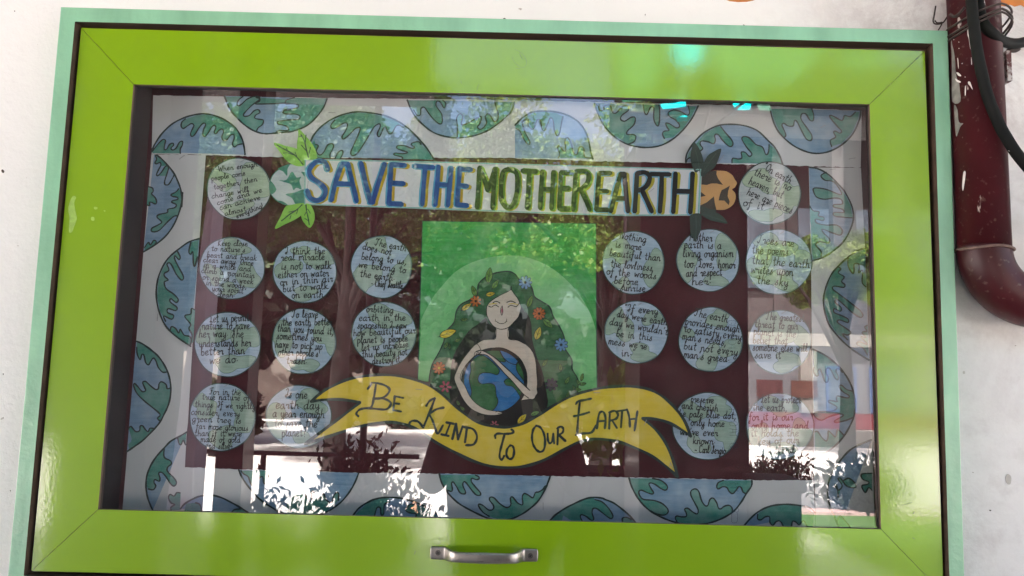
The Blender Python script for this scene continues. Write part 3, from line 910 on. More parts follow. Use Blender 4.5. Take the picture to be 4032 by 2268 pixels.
# handle
M_steel, t, b = nodes("brushed_steel")
L = t.links.new
tc = t.nodes.new("ShaderNodeTexCoord"); mp = t.nodes.new("ShaderNodeMapping"); mp.inputs['Scale'].default_value = (1, 1, 18)
L(tc.outputs['Object'], mp.inputs[0])
n1 = N("ShaderNodeTexNoise", Scale=60.0, Detail=3.0); L(mp.outputs[0], n1.inputs['Vector'])
L(rng(n1.outputs[0], .3, .7, .27, .42), b.inputs['Roughness'])
b.inputs['Base Color'].default_value = (.37, .35, .33, 1); b.inputs['Metallic'].default_value = 1
hL, hR = at(*P("355,438", 'X')[0]), at(*P("2050,495", 'X')[0])
hc = (hL + hR) / 2
hh = (hR.x - hL.x) / 2
hd = thing("door_handle", "", "", (hc.x, 0, hc.z)); hd.parent = case
for k in ('label', 'category'): del hd[k]
prof = [(-hh - .0108, .0028, .0050, .0020), (-hh - .0102, .0029, .0072, .0026), (-hh - .0088, .0030, .0086, .0030), (-hh, .0032, .0090, .0032), (-hh + .009, .0036, .0090, .0036), (-hh + .0125, .0065, .0088, .0045),
        (-hh + .0165, .0140, .0083, .005), (-hh + .0215, .0210, .0076, .0050), (-hh + .030, .0245, .0070, .0046), (-hh + .045, .0258, .0073, .0044), (0, .0265, .0076, .0044)]
prof = prof + [(-x, y, h, d) for x, y, h, d in prof[:-1][::-1]]
m = MB(); seg = 16; vs = []
pr3 = smooth(prof, 4)
for i, (x, y, h, d) in enumerate(pr3):
    x0, y0 = pr3[max(i - 1, 0)][:2]; x1, y1 = pr3[min(i + 1, len(pr3) - 1)][:2]
    tx, ty = x1 - x0, y1 - y0; l_ = math.hypot(tx, ty) or 1
    nx, ny = -ty / l_, tx / l_
    for k in range(seg):
        a = 2 * math.pi * k / seg
        ca, sa = math.cos(a), math.sin(a)
        # superellipse section
        u = abs(ca) ** .5 * (1 if ca > 0 else -1) * h
        v_ = abs(sa) ** .6 * (1 if sa > 0 else -1) * d * .5
        vs.append((hc.x + x + nx * v_, -(y + ny * v_) , hc.z + u))
fs = []
for i in range(len(pr3) - 1):
    for k in range(seg):
        fs.append((i * seg + k, (i + 1) * seg + k, (i + 1) * seg + (k + 1) % seg, i * seg + (k + 1) % seg))
fs.append(tuple(range(seg))); fs.append(tuple((len(pr3) - 1) * seg + k for k in range(seg))[::-1])
m.add(vs, fs); o = m.build("grip", M_steel, hd, True)
M_scr = mat("screw_steel", (.16, .15, .14), .45, .2, 200, metal=.8)
for c_ in (hL, hR):
    m = MB(); yy = -.0052
    n_ = 24
    vs = [(c_.x, yy, c_.z)] + [(c_.x + .0036 * math.cos(2 * math.pi * k / n_), yy, c_.z + .0036 * math.sin(2 * math.pi * k / n_)) for k in range(n_)] + [(c_.x + .0042 * math.cos(2 * math.pi * k / n_), yy + .0012, c_.z + .0042 * math.sin(2 * math.pi * k / n_)) for k in range(n_)]
    m.add(vs, [(0, 1 + (k + 1) % n_, 1 + k) for k in range(n_)] + [(1 + k, 1 + (k + 1) % n_, 1 + n_ + (k + 1) % n_, 1 + n_ + k) for k in range(n_)])
    o = m.build("screw", M_scr, hd)
    for ang in (.5, .5 + math.pi / 2):
        q = MB(); dx, dz = math.cos(ang), math.sin(ang)
        q.add([(c_.x - dx * .0022 - dz * .0005, yy - .0003, c_.z - dz * .0022 + dx * .0005), (c_.x + dx * .0022 - dz * .0005, yy - .0003, c_.z + dz * .0022 + dx * .0005),
               (c_.x + dx * .0022 + dz * .0005, yy - .0003, c_.z + dz * .0022 - dx * .0005), (c_.x - dx * .0022 + dz * .0005, yy - .0003, c_.z - dz * .0022 - dx * .0005)], [(0, 1, 2, 3)])
        q2 = q.build("cross_slot", M_blk, None)
        q2.parent = o
        q2.location = -parent_world(o)
        for p_ in (hd,): pass
# pencil scribbles and little scratches on the lime rails
M_pen = mat("pencil_grey", (.16, .22, .06), .7, .3, 100)
M_scf = mat("pale_scuff", (.32, .50, .10), .7, .2, 100)
for pp_, w_ in ((P("C 20,375 50,385 90,420 110,470 95,505 60,505 20,470 0,430"), 1.2), (P("C 30,515 60,518"), 1.4), (P("C 58,405 72,435 85,450"), 1.6), (P("B 1545,610 1552,630"), 1.6), (P("B 1680,635 1668,680"), 1.4), (P("L 1010,915 1050,905 1090,895"), 1.5), (P("L 1095,980 1108,962"), 2.4), (P("L 1090,1160 1108,1170"), 2.0), (P("J 1195,1285 1203,1262"), 2.2), (P("J 1380,1160 1388,1170"), 2.0)):
    m = MB(); m.stroke(pp_, -.0004, w_); m.build("pencil_mark", M_pen, door)
for txt in ("E 710,112 735,115 732,130 712,130", "E 688,190 710,190 712,215 690,214", "E 782,138 795,139 795,147 785,146", "E 545,35 575,40 560,80 570,150 580,200 560,260 545,300 520,300 525,200 515,120"):
    m = MB(); m.poly(smooth(P(txt), 3, True), -.0004); m.build("scuff", M_scf, door)
# ================================================================== papers inside the case
YB = .0655
M_mar, t, b = nodes("maroon_felt")
L = t.links.new
tc = t.nodes.new("ShaderNodeTexCoord")
n1 = N("ShaderNodeTexNoise", Scale=700.0, Detail=2.0); L(tc.outputs['Object'], n1.inputs['Vector'])
n2 = N("ShaderNodeTexNoise", Scale=7.0, Detail=3.0); L(tc.outputs['Object'], n2.inputs['Vector'])
c0 = mixc(rng(n1.outputs[0], .35, .65), (.052, .0055, .010, 1), (.10, .012, .021, 1))
c1 = mixc(rng(n2.outputs[0], .4, .7, 0, .35), c0, (.045, .006, .010, 1))
L(c1, b.inputs['Base Color']); b.inputs['Roughness'].default_value = .95
b.inputs['Sheen Weight'].default_value = .15
m = MB(); m.box(-.5663, .5977, YB, YB + .002, BZ - .335, BZ + .335)
m.build("backing_felt", M_mar, case)

M_paper = mat("white_chart_paper", (.68, .665, .685), .45, .04, 6, bump=.25, bscale=9, spec=.4)
M_blue = crayon("blue_crayon", (.26, .40, .60), light=.35, rot=18)
M_blue2 = crayon("blue_crayon_b", (.25, .41, .60), light=.4, rot=-35)
M_grn = crayon("green_crayon", (.075, .31, .26), light=.30, rot=25)
M_grn2 = crayon("green_crayon_b", (.08, .33, .27), light=.35, rot=-50)
M_ink = mat("dark_marker_ink", (.018, .035, .033), .5, .3, 60)
M_txt = mat("black_pen_ink", (.012, .012, .016), .45, .2, 60)
M_staple = mat("staple_wire", (.35, .35, .36), .35, .1, 60, metal=.9)

def staple(px0, px1, Y, parent):
    m = MB(); a, c = at(*px0, Y), at(*px1, Y)
    m.tube([tuple(a + Vector((0, .0008, 0))), tuple(a + Vector((0, -.0004, 0))), tuple(c + Vector((0, -.0004, 0))), tuple(c + Vector((0, .0008, 0)))], .00042, seg=6, n=1)
    m.build("staple", M_staple, parent)
def rag(pts, amp, step=14, seed=0, close=False):
    """straight cut edge with the little tears of a hand-cut paper"""
    g = random.Random(seed); out = []
    for i in range(len(pts) - 1):
        a, b_ = pts[i], pts[i + 1]
        d = math.hypot(b_[0] - a[0], b_[1] - a[1]); n = max(1, int(d / step))
        for k in range(n):
            u = k / n
            out.append((a[0] + (b_[0] - a[0]) * u, a[1] + (b_[1] - a[1]) * u + g.uniform(-amp, amp)))
    out.append(pts[-1]); return out

YS = .0636
top_edge = rag(P("3389,660 3081,651 2694,641 2329,634 2026,623 2010,622 1243,621 1008,616 810,610 597,607"), 1.7, 11, 1)
S_TOP = P("603,375") + rag(P("603,375 1008,382 2016,393 3024,418 3393,437"), 1.2, 20, 2)[1:] + top_edge
S_LEFT = P("596,608 810,611 793,833 768,1180 740,1663 735,1703 717,2040 478,2060")
S_BOT = rag(P("716,1839 728,1840 940,1848 1274,1857 1412,1862 1728,1865 2166,1875 2372,1878 2960,1890 3203,1892"), 1.8, 12, 3) + P("3215,2140 706,2060")
S_RIGHT = P("3185,659 3390,661 3406,978 3424,1418 3445,2100 3450,2160 3215,2140 3207,1887 3197,1375 3194,1027")
SHEETS = {
 'left': (S_LEFT, YS, "white border paper with blue green globe drawings down the left side"),
 'right': (S_RIGHT, YS - .0001, "white border paper with blue green globe drawings down the right side"),
 'top': (S_TOP, YS - .0009, "white border paper with hanging and rising globe drawings along the top"),
 'bottom': (S_BOT, YS - .0011, "white border paper with globe drawings along the bottom edge")}
sheet = {}
for k, (pts, Y, lb) in SHEETS.items():
    cx_ = sum(p[0] for p in pts) / len(pts); cy_ = sum(p[1] for p in pts) / len(pts)
    t_ = thing("border_paper", lb, "paper border", tuple(at(cx_, cy_, Y)), "white border papers with globes")
    m = MB(); m.poly(pts, Y, thick=.0004); m.build("paper_sheet", M_paper, t_)
    sheet[k] = (t_, Y)
GL = [
('top', "a 290,745 330,650 420,520 540,410 690,335 830,300 930,295 1050,320 1170,375 1280,460 1350,570 1380,670 1395,778", [
  ("a 690,355 650,390 640,440 665,468 710,440 760,410 790,430 770,480 750,530 765,562 800,540 850,460 900,405 930,420 905,480 895,540 920,562 960,520 1000,450 1035,430 1050,460 1030,510 1050,530 1085,490 1125,475 1140,510 1120,570 1140,610 1180,600 1220,550 1260,540 1265,590 1245,650 1270,685 1310,660 1360,650", "a 1345,575 1280,470 1170,385 1050,330 930,305 830,310"),
  ("a 300,735 360,660 420,600 455,610 445,660 440,715 470,710 500,660 540,640 550,665 520,700 540,722 580,700 620,630 655,620 655,660 630,710 630,762", "a 300,762")]),
('top', "a 1150,82 1185,175 1225,255 1290,330 1370,410 1470,480 1560,517 1640,530 1720,525 B 218,998 280,990 380,950 450,890 510,810 535,745", [
  ("a 1370,90 1320,130 1300,180 1320,200 1360,175 1420,120 1500,90 1560,95 1560,130 1480,190 1400,270 1375,310 1400,325 1450,310 1500,260 1550,245 1570,280 1520,310 1510,345 1560,360 1610,370 1600,420 1550,460 1530,500", "a 1470,475 1370,405 1290,325 1225,250 1190,175 1160,92"),
  ("B 290,738 230,755 225,785 270,785 320,790 310,815 250,820 210,835 220,860 290,860 330,875 320,900 250,905 170,915 165,935 210,945 240,960 240,985 180,985 155,995", "B 280,985 380,945 445,887 505,808 528,742"),
  ("B 2,735 28,745 25,765 0,785 a 1880,170 1930,180", "a 1935,130"),
  ("a 1932,245 1860,260 1845,285 1932,300", "a 1950,270")]),
('top', "B 385,1180 395,1110 415,1060 450,1000 530,925 640,870 750,845 850,850 960,870 1060,910 1150,970 1230,1050 1290,1120 1345,1205", [
  ("B 595,905 565,945 575,970 610,960 660,930 690,935 680,980 650,1030 660,1050 700,1020 750,970 785,965 775,1010 740,1090 715,1150 730,1175 770,1150 830,1060 890,960 930,935 938,955 915,1010 932,1032 960,970 980,960 1000,1005 1025,1005 1055,955 1080,945 1112,960", "B 1060,915 960,877 850,857 750,852 640,877"),
  ("B 450,1090 470,1100 455,1140 480,1170 510,1150 540,1095 575,1085 585,1110 560,1160 560,1195", "B 395,1185 402,1110 440,1060"),
  ("B 595,1197 620,1150 650,1135 655,1160 635,1197", ""),
  ("B 1245,1090 1230,1070 1190,1075 1170,1090 1195,1110 1180,1120 1120,1100 1070,1100 1065,1120 1110,1138 1145,1150 1110,1160 1050,1155 1045,1170 1100,1185 1105,1202", "B 1335,1202 1285,1125")]),
('top', "B 1142,755 1165,815 1210,890 1270,950 1340,1000 1430,1030 1530,1040 1640,1025 1740,990 1830,930 1900,870 C 0,830 18,770", [
  ("B 1190,830 1215,870 1240,865 1245,820 1270,810 1300,850 1340,900 1385,935 1405,920 1400,860 1360,800 1365,765 1390,770 1420,815 1430,780 1410,757", "B 1150,757 1170,815"),
  ("B 1520,1035 1520,950 1515,890 1540,858 1560,880 1550,940 1600,930 1650,900 1700,880 1690,930 1670,960 1700,975 1740,930 1730,880 1760,860 1800,920 1830,880 1810,800 1800,770", "B 1935,770 1900,862 1830,922 1740,982 1640,1018")]),
('top', "C 22,945 90,880 160,845 240,838 330,845 420,870 500,920 550,985 580,1070 595,1150 610,1200", [
  ("C 75,920 100,905 120,900 125,950 150,975 170,960 190,905 215,910 225,970 245,985 270,930 290,890 310,910 320,980 340,1025 360,1000 375,920 385,880", "C 330,852 240,845 160,852 100,887"),
  ("C 75,920 90,980 120,1040 135,1075 125,1090 95,1060 60,990 30,970", "C 30,948"),
  ("C 350,1192 360,1160 345,1120 355,1100 390,1140 405,1130 400,1060 420,1040 445,1080 465,1150 490,1165 510,1110 540,1120 550,1185 600,1192", "")]),
('top', "C 622,778 650,860 690,940 760,1020 850,1080 950,1108 1040,1112 1130,1095 1220,1045 1300,970 1360,890 1405,800", [
  ("C 630,785 650,800 660,830 690,830 700,800 740,795 760,850 790,850 830,805 870,800 880,830 830,870 820,900 850,915 900,885 930,890 920,940 870,990 870,1015 910,1015 935,1030 920,1070 870,1090", "C 850,1073 760,1012 697,935 657,858"),
  ("C 990,790 1000,850 1020,862 1045,810 1070,815 1070,900 1095,950 1110,930 1115,850 1110,792", ""),
  ("C 1330,800 1340,850 1320,870 1280,845 1220,830 1180,850 1190,880 1240,910 1265,950 1240,965 1190,935 1160,930 1170,960 1185,985 1150,990 1135,1010 1150,1045", "C 1215,1037 1295,965 1350,888 1390,805")]),
('top', "C 1310,1225 1320,1160 1370,1080 1450,1000 1550,950 1640,938 1750,948 1850,985 D 0,1060 50,1110 90,1180 110,1240", [
  ("C 1575,955 1610,1000 1660,1060 1665,1095 1640,1105 1590,1060 1555,1015 1530,1020 1535,1060 1520,1085 1480,1070 1430,1065 1420,1090 1440,1120 1420,1140", "C 1390,1085 1450,1010 1540,958"),
  ("C 1315,1225 1325,1200 1345,1190", "C 1400,1150 1385,1090 1330,1160"),
  ("C 1660,1230 1665,1195 1710,1200 1735,1190 1730,1150 1760,1150 1790,1180 1810,1160 1770,1110 1735,1050 1750,1030 1790,1040 1840,1090 1890,1110 1915,1165 1935,1150 1940,1090", "C 1985,1120 2020,1180 2035,1235")]),
('top', "D 15,820 35,900 70,980 130,1050 210,1110 300,1148 380,1158 470,1140 560,1090 640,1010 690,900 700,835", [
  ("D 330,820 345,870 340,910 315,905 285,860 255,860 250,900 290,960 330,1020 325,1060 290,1050 250,980 220,920 200,910 190,950 150,950 120,930 105,945 120,980 135,1020 120,1040", "D 75,970 42,895 25,822"),
  ("D 660,845 620,880 580,870 570,890 555,910 500,880 470,870 470,890 520,950 555,990 540,1005 510,990 495,1000 510,1035 470,1060 480,1105", "D 555,1083 632,1003 680,900 690,845")]),
('left', "a 320,765 390,810 470,890 550,990 600,1090 635,1190 650,1300 645,1400 E 1378,0 1370,90 1330,210 1270,310 1190,385 1083,452", [
  ("a 335,790 350,830 330,870 350,885 390,870 400,900 370,960 350,1010 365,1025 410,980 450,920 480,910 490,940 470,1010 445,1090 450,1130 490,1130 530,1070 560,1010", "a 545,992 465,895 385,817"),
  ("a 252,1155 300,1170 310,1210 290,1240 330,1280 350,1330 335,1360 290,1340 265,1345 270,1380 235,1370", ""),
  ("a 610,1180 580,1215 520,1250 540,1270 590,1280 600,1305 540,1320 530,1340 E 1330,95 1318,118 1268,130 1262,155 1200,170 1185,190 1220,225 1200,245 1145,275 1150,300 1200,290 1260,230 1310,185 1340,180", "E 1362,90 1370,0 a 643,1300 630,1200"),
  ("E 1090,420 1120,380 1135,400 1160,365 1180,375 1170,395", "E 1095,440")]),
('left', "E 1505,352 1430,375 1350,430 1270,500 1215,590 1185,690 1180,790 1200,900 1250,1010 1330,1090 1440,1165", [
  ("E 1440,380 1425,450 1440,470 1455,450 1460,540 1470,560 1490,490", "E 1500,362"),
  ("E 1340,450 1360,490 1350,510 1320,480 1320,510 1350,570 1385,640 1370,665 1330,620 1300,560 1280,535 1260,545 1275,590 1240,615 1245,640 1270,665 1240,680 1255,730 1310,770 1345,810 1330,835 1290,805 1285,830 1335,870 1325,895 1270,880 1265,910 1310,930 1295,960 1235,935 1250,975", "E 1207,900 1187,790 1192,690 1222,590 1275,503"),
  ("E 1285,1040 1295,1015 1325,1030 1350,1065 1360,1035 1390,1080 1430,1090 1445,1120 1435,1155", "E 1335,1088"),
  ("E 1472,890 1445,880 1440,920 1400,930 1400,950 1440,1000 1425,1030 1450,1080 1440,1150", "E 1458,1130 1466,1000")]),
('left', "b 168,490 240,520 340,590 430,670 500,770 550,880 575,1000 575,1120 550,1240 500,1350 450,1445 c 500,210 370,340 260,420 180,475", [
  ("b 175,560 180,640 215,710 235,650 260,655 280,740 315,770 345,720 375,690 405,730 430,800 480,855 525,855", "b 495,772 425,675 337,597 240,528 175,505"),
  ("b 565,1045 535,1050 520,1000 470,970 440,990 430,1050 395,1060 330,1010 280,965 245,980 270,1040 280,1075 240,1085 190,1030 150,990 140,1020 180,1110 270,1200 370,1280 440,1340 450,1370 420,1400 445,1430", "b 495,1340 543,1240 567,1120"),
  ("c 200,200 225,175 260,215 290,240 330,225 335,175 365,170 395,210 430,240 450,200 490,200", "c 430,283 370,332 260,412 210,445 190,390 230,360 235,320")]),
('left', "c 885,245 800,295 700,350 620,430 530,530 460,640 415,760 405,880 420,1000 450,1090 485,1170", [
  ("c 620,435 620,540 690,580 705,620 660,660 660,710 730,780 765,840 740,880 700,860 640,770 590,720 555,730 570,790 560,825 510,805 500,840 520,880 490,925 430,915", "c 412,880 422,760 467,640 535,535"),
  ("c 780,320 795,380 820,390 845,340 872,395", "c 880,260"),
  ("c 820,1020 820,970 770,960 735,1000 690,980 670,1020 700,1080 745,1100 700,1130 700,1165", "c 828,1165")]),
('bottom', "c 812,1150 870,1085 1000,1015 1100,992 1190,990 1300,1020 1420,1080 1510,1130 1610,1195", [
  ("c 1420,1190 1450,1160 1530,1150", "c 1600,1190"), ("c 990,1080 1040,1100 1060,1180 1020,1240", "c 850,1200 880,1090")]),
('bottom', "c 1500,690 1530,760 1600,870 1740,1030 1900,1140 d 150,1230 400,1240 600,1190 760,1085 870,960 940,840 985,727", [
  ("c 1525,700 1560,740 1610,770 1640,850 1670,880 1710,860 1730,800 1780,770 1800,850 1840,850 1850,770 1870,700", ""),
  ("d 220,975 280,900 310,900 350,980 400,1060 430,1040 425,950 450,950 500,1020 540,1010 570,970 600,1040 660,1080 690,1000 720,960 750,970 745,1050", "d 600,1180 400,1230 150,1222 130,1100")]),
('bottom', "d 915,1235 980,1150 1080,1080 1200,1030 1340,1015 1480,1025 1620,1060 1750,1115 1850,1170 1950,1245", [
  ("d 1640,1100 1600,1095 1550,1140 1545,1175 1600,1200 1660,1210 1660,1250", "d 1910,1248 1800,1155 1700,1110"),
  ("d 1170,1240 1200,1140 1240,1140 1250,1220 1280,1210 1290,1100 1350,1070", "d 1340,1022 1200,1037 1080,1087 930,1235")]),
('bottom', "e 5,735 25,820 70,910 140,1000 240,1090 360,1160 480,1220 580,1262 700,1285 830,1275 950,1230 1060,1160 1170,1060 1250,930 1300,810 1315,765", [
  ("e 430,752 470,770 475,795 440,805 390,790 385,830 430,890 490,960 485,990 440,985 380,920 320,840 290,835 285,880 315,950 300,975 250,960 210,890 170,835 150,850 160,920 145,945 100,930", "e 75,905 32,820 14,748"),
  ("e 595,1240 520,1190 470,1120 475,1095 520,1110 590,1165 640,1155 645,1110 600,1050 605,1015 650,1020 720,1090 800,1135 850,1105 845,1030 870,1010 930,1080 990,1100 985,1010 1010,970 1060,990 1110,1020 1140,960 1180,950 1230,920 1250,885 1280,880", "e 1243,930 1163,1055 1055,1153 948,1222 830,1266 700,1275")]),
('bottom', "e 1312,1290 1380,1220 1500,1140 1640,1070 1740,1030 1830,1015 1932,1025 f 30,1040 130,1080 240,1160 330,1240 405,1330", [
  ("e 1700,1310 1670,1240 1690,1220 1740,1240 1800,1285 1830,1270 1810,1200 1820,1150 1860,1145 1910,1180 2000,1250 2040,1265 2055,1230 2010,1150 1930,1070 1845,1042", "e 1830,1022 1740,1037 1640,1077 1500,1147 1380,1227 1325,1290 1450,1300 1470,1230 1580,1300"),
  ("f 240,1318 235,1265 280,1250 340,1275", "f 395,1325")]),
('bottom', "f 315,785 335,860 370,940 430,1040 510,1130 600,1200 720,1260 840,1305 960,1330 1100,1338 1230,1325 1350,1290 1460,1240 1560,1170 1640,1070 1700,970 1760,880 1765,813", [
  ("f 590,792 680,810 740,850 770,895 745,930 690,910 620,860 570,845 550,860 580,920 605,960 580,975 520,955 460,930 430,950 445,1000 490,1040 600,1050 700,1085 770,1150 770,1200 720,1225 640,1210 570,1175", "f 515,1125 437,1035 377,935 343,860 325,792"),
  ("f 880,1300 860,1260 880,1235 930,1245 990,1240 990,1200 970,1155 1010,1145 1070,1190 1120,1210 1130,1160 1090,1080 1045,990 1050,935 1100,915 1140,950 1170,1050 1210,1110 1245,1110 1270,1040 1310,1025 1350,1080 1370,1140 1400,1150 1440,1120 1500,1110 1535,1150 1530,1195", "f 1455,1232 1347,1282 1230,1317 1100,1330 960,1322"),
  ("f 1430,815 1370,840 1350,890 1370,915 1420,890 1470,900 1500,950 1540,970 1580,930 1610,890 1640,900 1660,950 1690,970", "f 1750,880 1756,815")]),
('bottom', "g 70,1375 150,1280 250,1190 380,1125 520,1100 650,1100 800,1120 870,1140 930,1200", [
  ("g 250,1215 250,1270 290,1280 340,1245 390,1245 395,1310 430,1345 470,1300 520,1300 565,1372 640,1378 660,1300 700,1305 740,1340 790,1290 840,1370", "g 900,1370 920,1205 800,1126 650,1107 520,1107 380,1132 270,1192")]),
('right', "D 310,1262 380,1275 460,1320 530,1390 580,1449 H 630,100 645,180 630,260 580,360 500,440 410,495 330,520", [
  ("D 440,1300 400,1325 430,1360 500,1375 H 555,20 440,-20 350,-30 345,0 370,40 430,55 500,45 550,55 560,90 500,95 500,115 560,130 570,155 500,155 500,180 560,190 635,195", "H 638,180 622,100 582,20 D 523,1393 455,1325"),
  ("H 314,105 340,140 385,150 380,180 420,190 415,215 360,205 370,235 440,250 520,250 560,290 545,325 490,310 410,280 420,310 460,350 455,385 390,375 360,400 400,450 400,488", "H 337,512 326,300")]),
('right', "H 730,425 670,445 600,495 530,560 480,620 440,710 420,800 425,890 455,990 520,1080 600,1160 690,1225 765,1270", [
  ("H 530,565 550,580 530,610 575,640 555,675 580,700 570,720 500,710 490,735 550,780 640,850 700,900 715,935 690,945 630,905 560,840 520,810 505,830 550,870 545,900 500,880 500,910 560,935 605,960 600,985 540,965 525,985 590,1030 625,1060 600,1080 560,1070 600,1115", "H 525,1075 462,985 432,890 427,800 447,710 487,620"),
  ("H 605,495 605,560 640,615 650,590 650,545 680,540 690,570 685,610 715,590 710,680 738,715", "H 733,435"),
  ("H 750,1005 730,1020 745,1050 710,1060 740,1100 700,1090 750,1150 690,1130 670,1150 720,1180 750,1230", "H 760,1200 752,1100")]),
('right', "h 900,585 980,620 1080,680 1180,760 1260,850 1330,960 1375,1070 1400,1190 1400,1300 g 1385,60 1350,150 1270,290 1170,400 1060,480 925,518", [
  ("h 915,800 910,850 940,900 965,890 960,840 985,820 1010,870 1040,960 1070,975 1085,930 1060,860 1065,815 1100,810 1130,860 1160,920 1195,945 1200,900 1175,850 1185,815 1220,820 1250,860", "h 1177,768 1077,688 977,628 905,595"),
  ("h 1370,1080 1300,1060 1240,1010 1215,1030 1260,1090 1325,1130 1320,1160 1250,1150 1190,1140 1180,1180 1190,1205 1100,1190 1090,1210 1180,1260 1170,1300 1100,1320 930,1330 925,1380 1000,1425 1100,1380 1220,1350 1260,1370 1160,1430 1180,1450 1280,1430 1380,1390", "h 1393,1300 1393,1190"),
  ("g 927,240 960,240 1010,310 1060,350 1080,300 1085,230 1130,270 1170,300 1190,220 1220,230 1270,285", "g 1165,392 1057,472 930,512")]),
('right', "g 1597,335 1480,380 1350,450 1250,550 1160,680 1100,800 1075,920 1090,1060 1130,1180 1200,1350 1215,1400", [
  ("g 1205,1350 1190,1290 1230,1235 1280,1290 1330,1350 1350,1400", ""),
  ("g 1200,1010 1190,900 1160,860 1200,930 1250,880 1200,800 1230,790 1300,880 1400,900 1400,850 1330,790 1265,815", ""),
  ("g 1600,730 1480,740 1490,800 1560,830 1550,860 1480,880 1520,960 1560,900 1600,930", "")]),
]
for gi, (side, arc, lands) in enumerate(GL):
    t_, Y = sheet[side]
    pa = smooth(P(arc), 6)
    m = MB(); m.poly(pa + (P('C 22,1192') if arc.startswith('C 22,945') else []), Y - .00022); o = m.build("globe_drawing", [M_blue, M_blue2][gi % 2], t_)
    m = MB(); m.stroke(pa, Y - .0008, 7.2, sm=False, var=.1)
    for st, cl in lands:
        ps = P(st)
        pc_ = smooth(ps, 4) + P(cl)
        q = MB(); q.poly(pc_, Y - .00042); q.build("land_patch", [M_grn, M_grn2][gi % 2], o)
        m.stroke(ps, Y - .0008, 5.8, n=4)
    m.build("outline", M_ink, o)
for sd_, st in (("top", "D 398,962 433,945"), ("top", "D 612,1200 658,1192"), ("right", "D 468,1280 510,1275"), ("left", "b 425,165 418,245"), ("bottom", "e 1232,1075 1232,1160"),
               ("top", "a 620,830 680,785"), ("top", "B 548,850 598,851"), ("top", "C 1555,1225 1600,1170")):
    q = P(st); staple(q[0], q[1], sheet[sd_][1] - .0008, sheet[sd_][0])

# ------------------------------------------------------------------ handwriting: single-stroke letters
GY = {
'a': (11, "8,8 6,10 3,9 0,5 1,1 4,0 7,4 8,9|8,10 8,3 9,0 11,2"), 'b': (10, "1,19 1,1|1,13 3,17 2,20 1,17|1,6 4,9 8,7 8,2 5,0 1,1"),
'c': (9, "8,8 6,10 3,9 0,5 1,1 4,0 9,2"), 'd': (12, "8,8 6,10 3,9 0,5 1,1 4,0 7,4 8,9|9,20 8,10 8,3 9,0 11,2"),
'e': (9, "1,4 6,6 7,8 5,10 2,9 0,5 1,1 4,0 8,2"), 'f': (8, "8,18 6,20 4,18 3,10 3,-4 2,-8 0,-6 3,0|0,9 7,10"),
'g': (10, "8,8 6,10 3,9 0,5 1,1 4,0 7,4 8,9|8,10 8,-4 6,-8 3,-8 2,-5 5,-1 10,2"), 'h': (11, "2,19 1,0|1,5 4,9 7,9 8,5 8,1 11,1"),
'i': (5, "2,10 2,2 3,0 5,2|2,14 2.6,14.4"), 'j': (6, "4,10 4,-5 2,-8 -1,-6|4,14 4.6,14.4"), 'k': (10, "2,20 1,0|8,10 3,6 2,5 5,3 7,0 10,1"),
'l': (6, "0,3 4,14 4,19 2,20 1,15 1,3 3,0 6,2"), 'm': (15, "1,10 1,0|1,6 4,10 6,9 6,0|6,6 9,10 12,9 12,2 13,0 15,2"),
'n': (11, "1,10 1,0|1,6 4,10 7,9 8,5 8,1 9,0 11,2"), 'o': (9, "5,10 1,8 0,4 2,0 5,0 8,4 7,8 4,10 6,8 10,9"),
'p': (10, "1,10 1,-9|1,6 4,10 8,8 8,3 5,0 1,1"), 'q': (10, "8,8 4,10 0,5 2,0 7,3 8,9|8,10 8,-9 10,-6"),
'r': (8, "0,7 2,10 2,8 6,9 5,3 6,0 8,2"), 's': (9, "0,1 5,8 6,10 4,8 7,3 5,0 2,0 1,2"), 't': (8, "4,17 3,3 5,0 7,2|0,11 7,12"),
'u': (11, "1,10 1,3 3,0 6,2 8,8|8,10 8,2 9,0 11,2"), 'v': (9, "0,9 2,10 4,0 7,9 9,9"), 'w': (13, "0,10 2,0 5,8 8,0 10,9 13,9"),
'x': (9, "0,10 8,0|8,10 0,0"), 'y': (10, "1,10 1,4 3,1 7,5|8,10 8,-4 6,-8 3,-8 2,-5 5,-1 10,2"), 'z': (9, "0,10 8,10 0,0 8,0"),
'A': (13, "0,0 6,19 12,0|2,8 10,8"), 'B': (12, "1,19 1,0|0,18 6,20 10,15 3,10 10,8 9,1 1,0"), 'C': (12, "10,16 7,20 2,17 0,8 3,0 10,2"),
'D': (12, "1,19 1,0|0,19 8,17 10,8 7,0 1,0"), 'F': (12, "0,15 2,19 11,20|6,19 5,6 3,0 0,2|3,11 8,12"), 'I': (8, "0,16 3,19 6,17 5,8 3,1 0,2 1,5 7,6"),
'K': (12, "2,19 1,0|10,18 2,9 10,0"), 'L': (11, "9,17 6,20 3,17 5,9 2,1 0,2 3,3 10,0"), 'M': (15, "1,0 2,19 7,6 12,19 13,0"),
'N': (13, "1,0 1,14 3,18 5,12 8,1 11,10 11,19 13,18"), 'O': (12, "6,19 1,14 1,4 5,0 10,4 10,14 6,19 8,16"), 'S': (11, "0,1 6,10 8,18 6,20 4,15 8,6 5,0 1,0"),
'T': (13, "0,15 2,19 6,17 12,20|7,18 6,6 3,0 0,3"), 'W': (15, "0,19 3,0 7,14 10,0 14,19"), '.': (4, "1,4 2,4.4"), ',': (5, "2,2 2,-1 0,-4"),
"'": (4, "2,19 1,15"), '"': (6, "1,19 0,15|4,19 3,15"), '-': (8, "0,6 6,6"), ';': (5, "2,8 2,8.5|2,2 2,-1 0,-4"), '?': (10, "1,14 3,19 8,18 8,13 4,9 4,4|4,-1 4.5,-1"),
'!': (4, "1,18 1,5|1,0 1.4,0"), ' ': (8, "")}
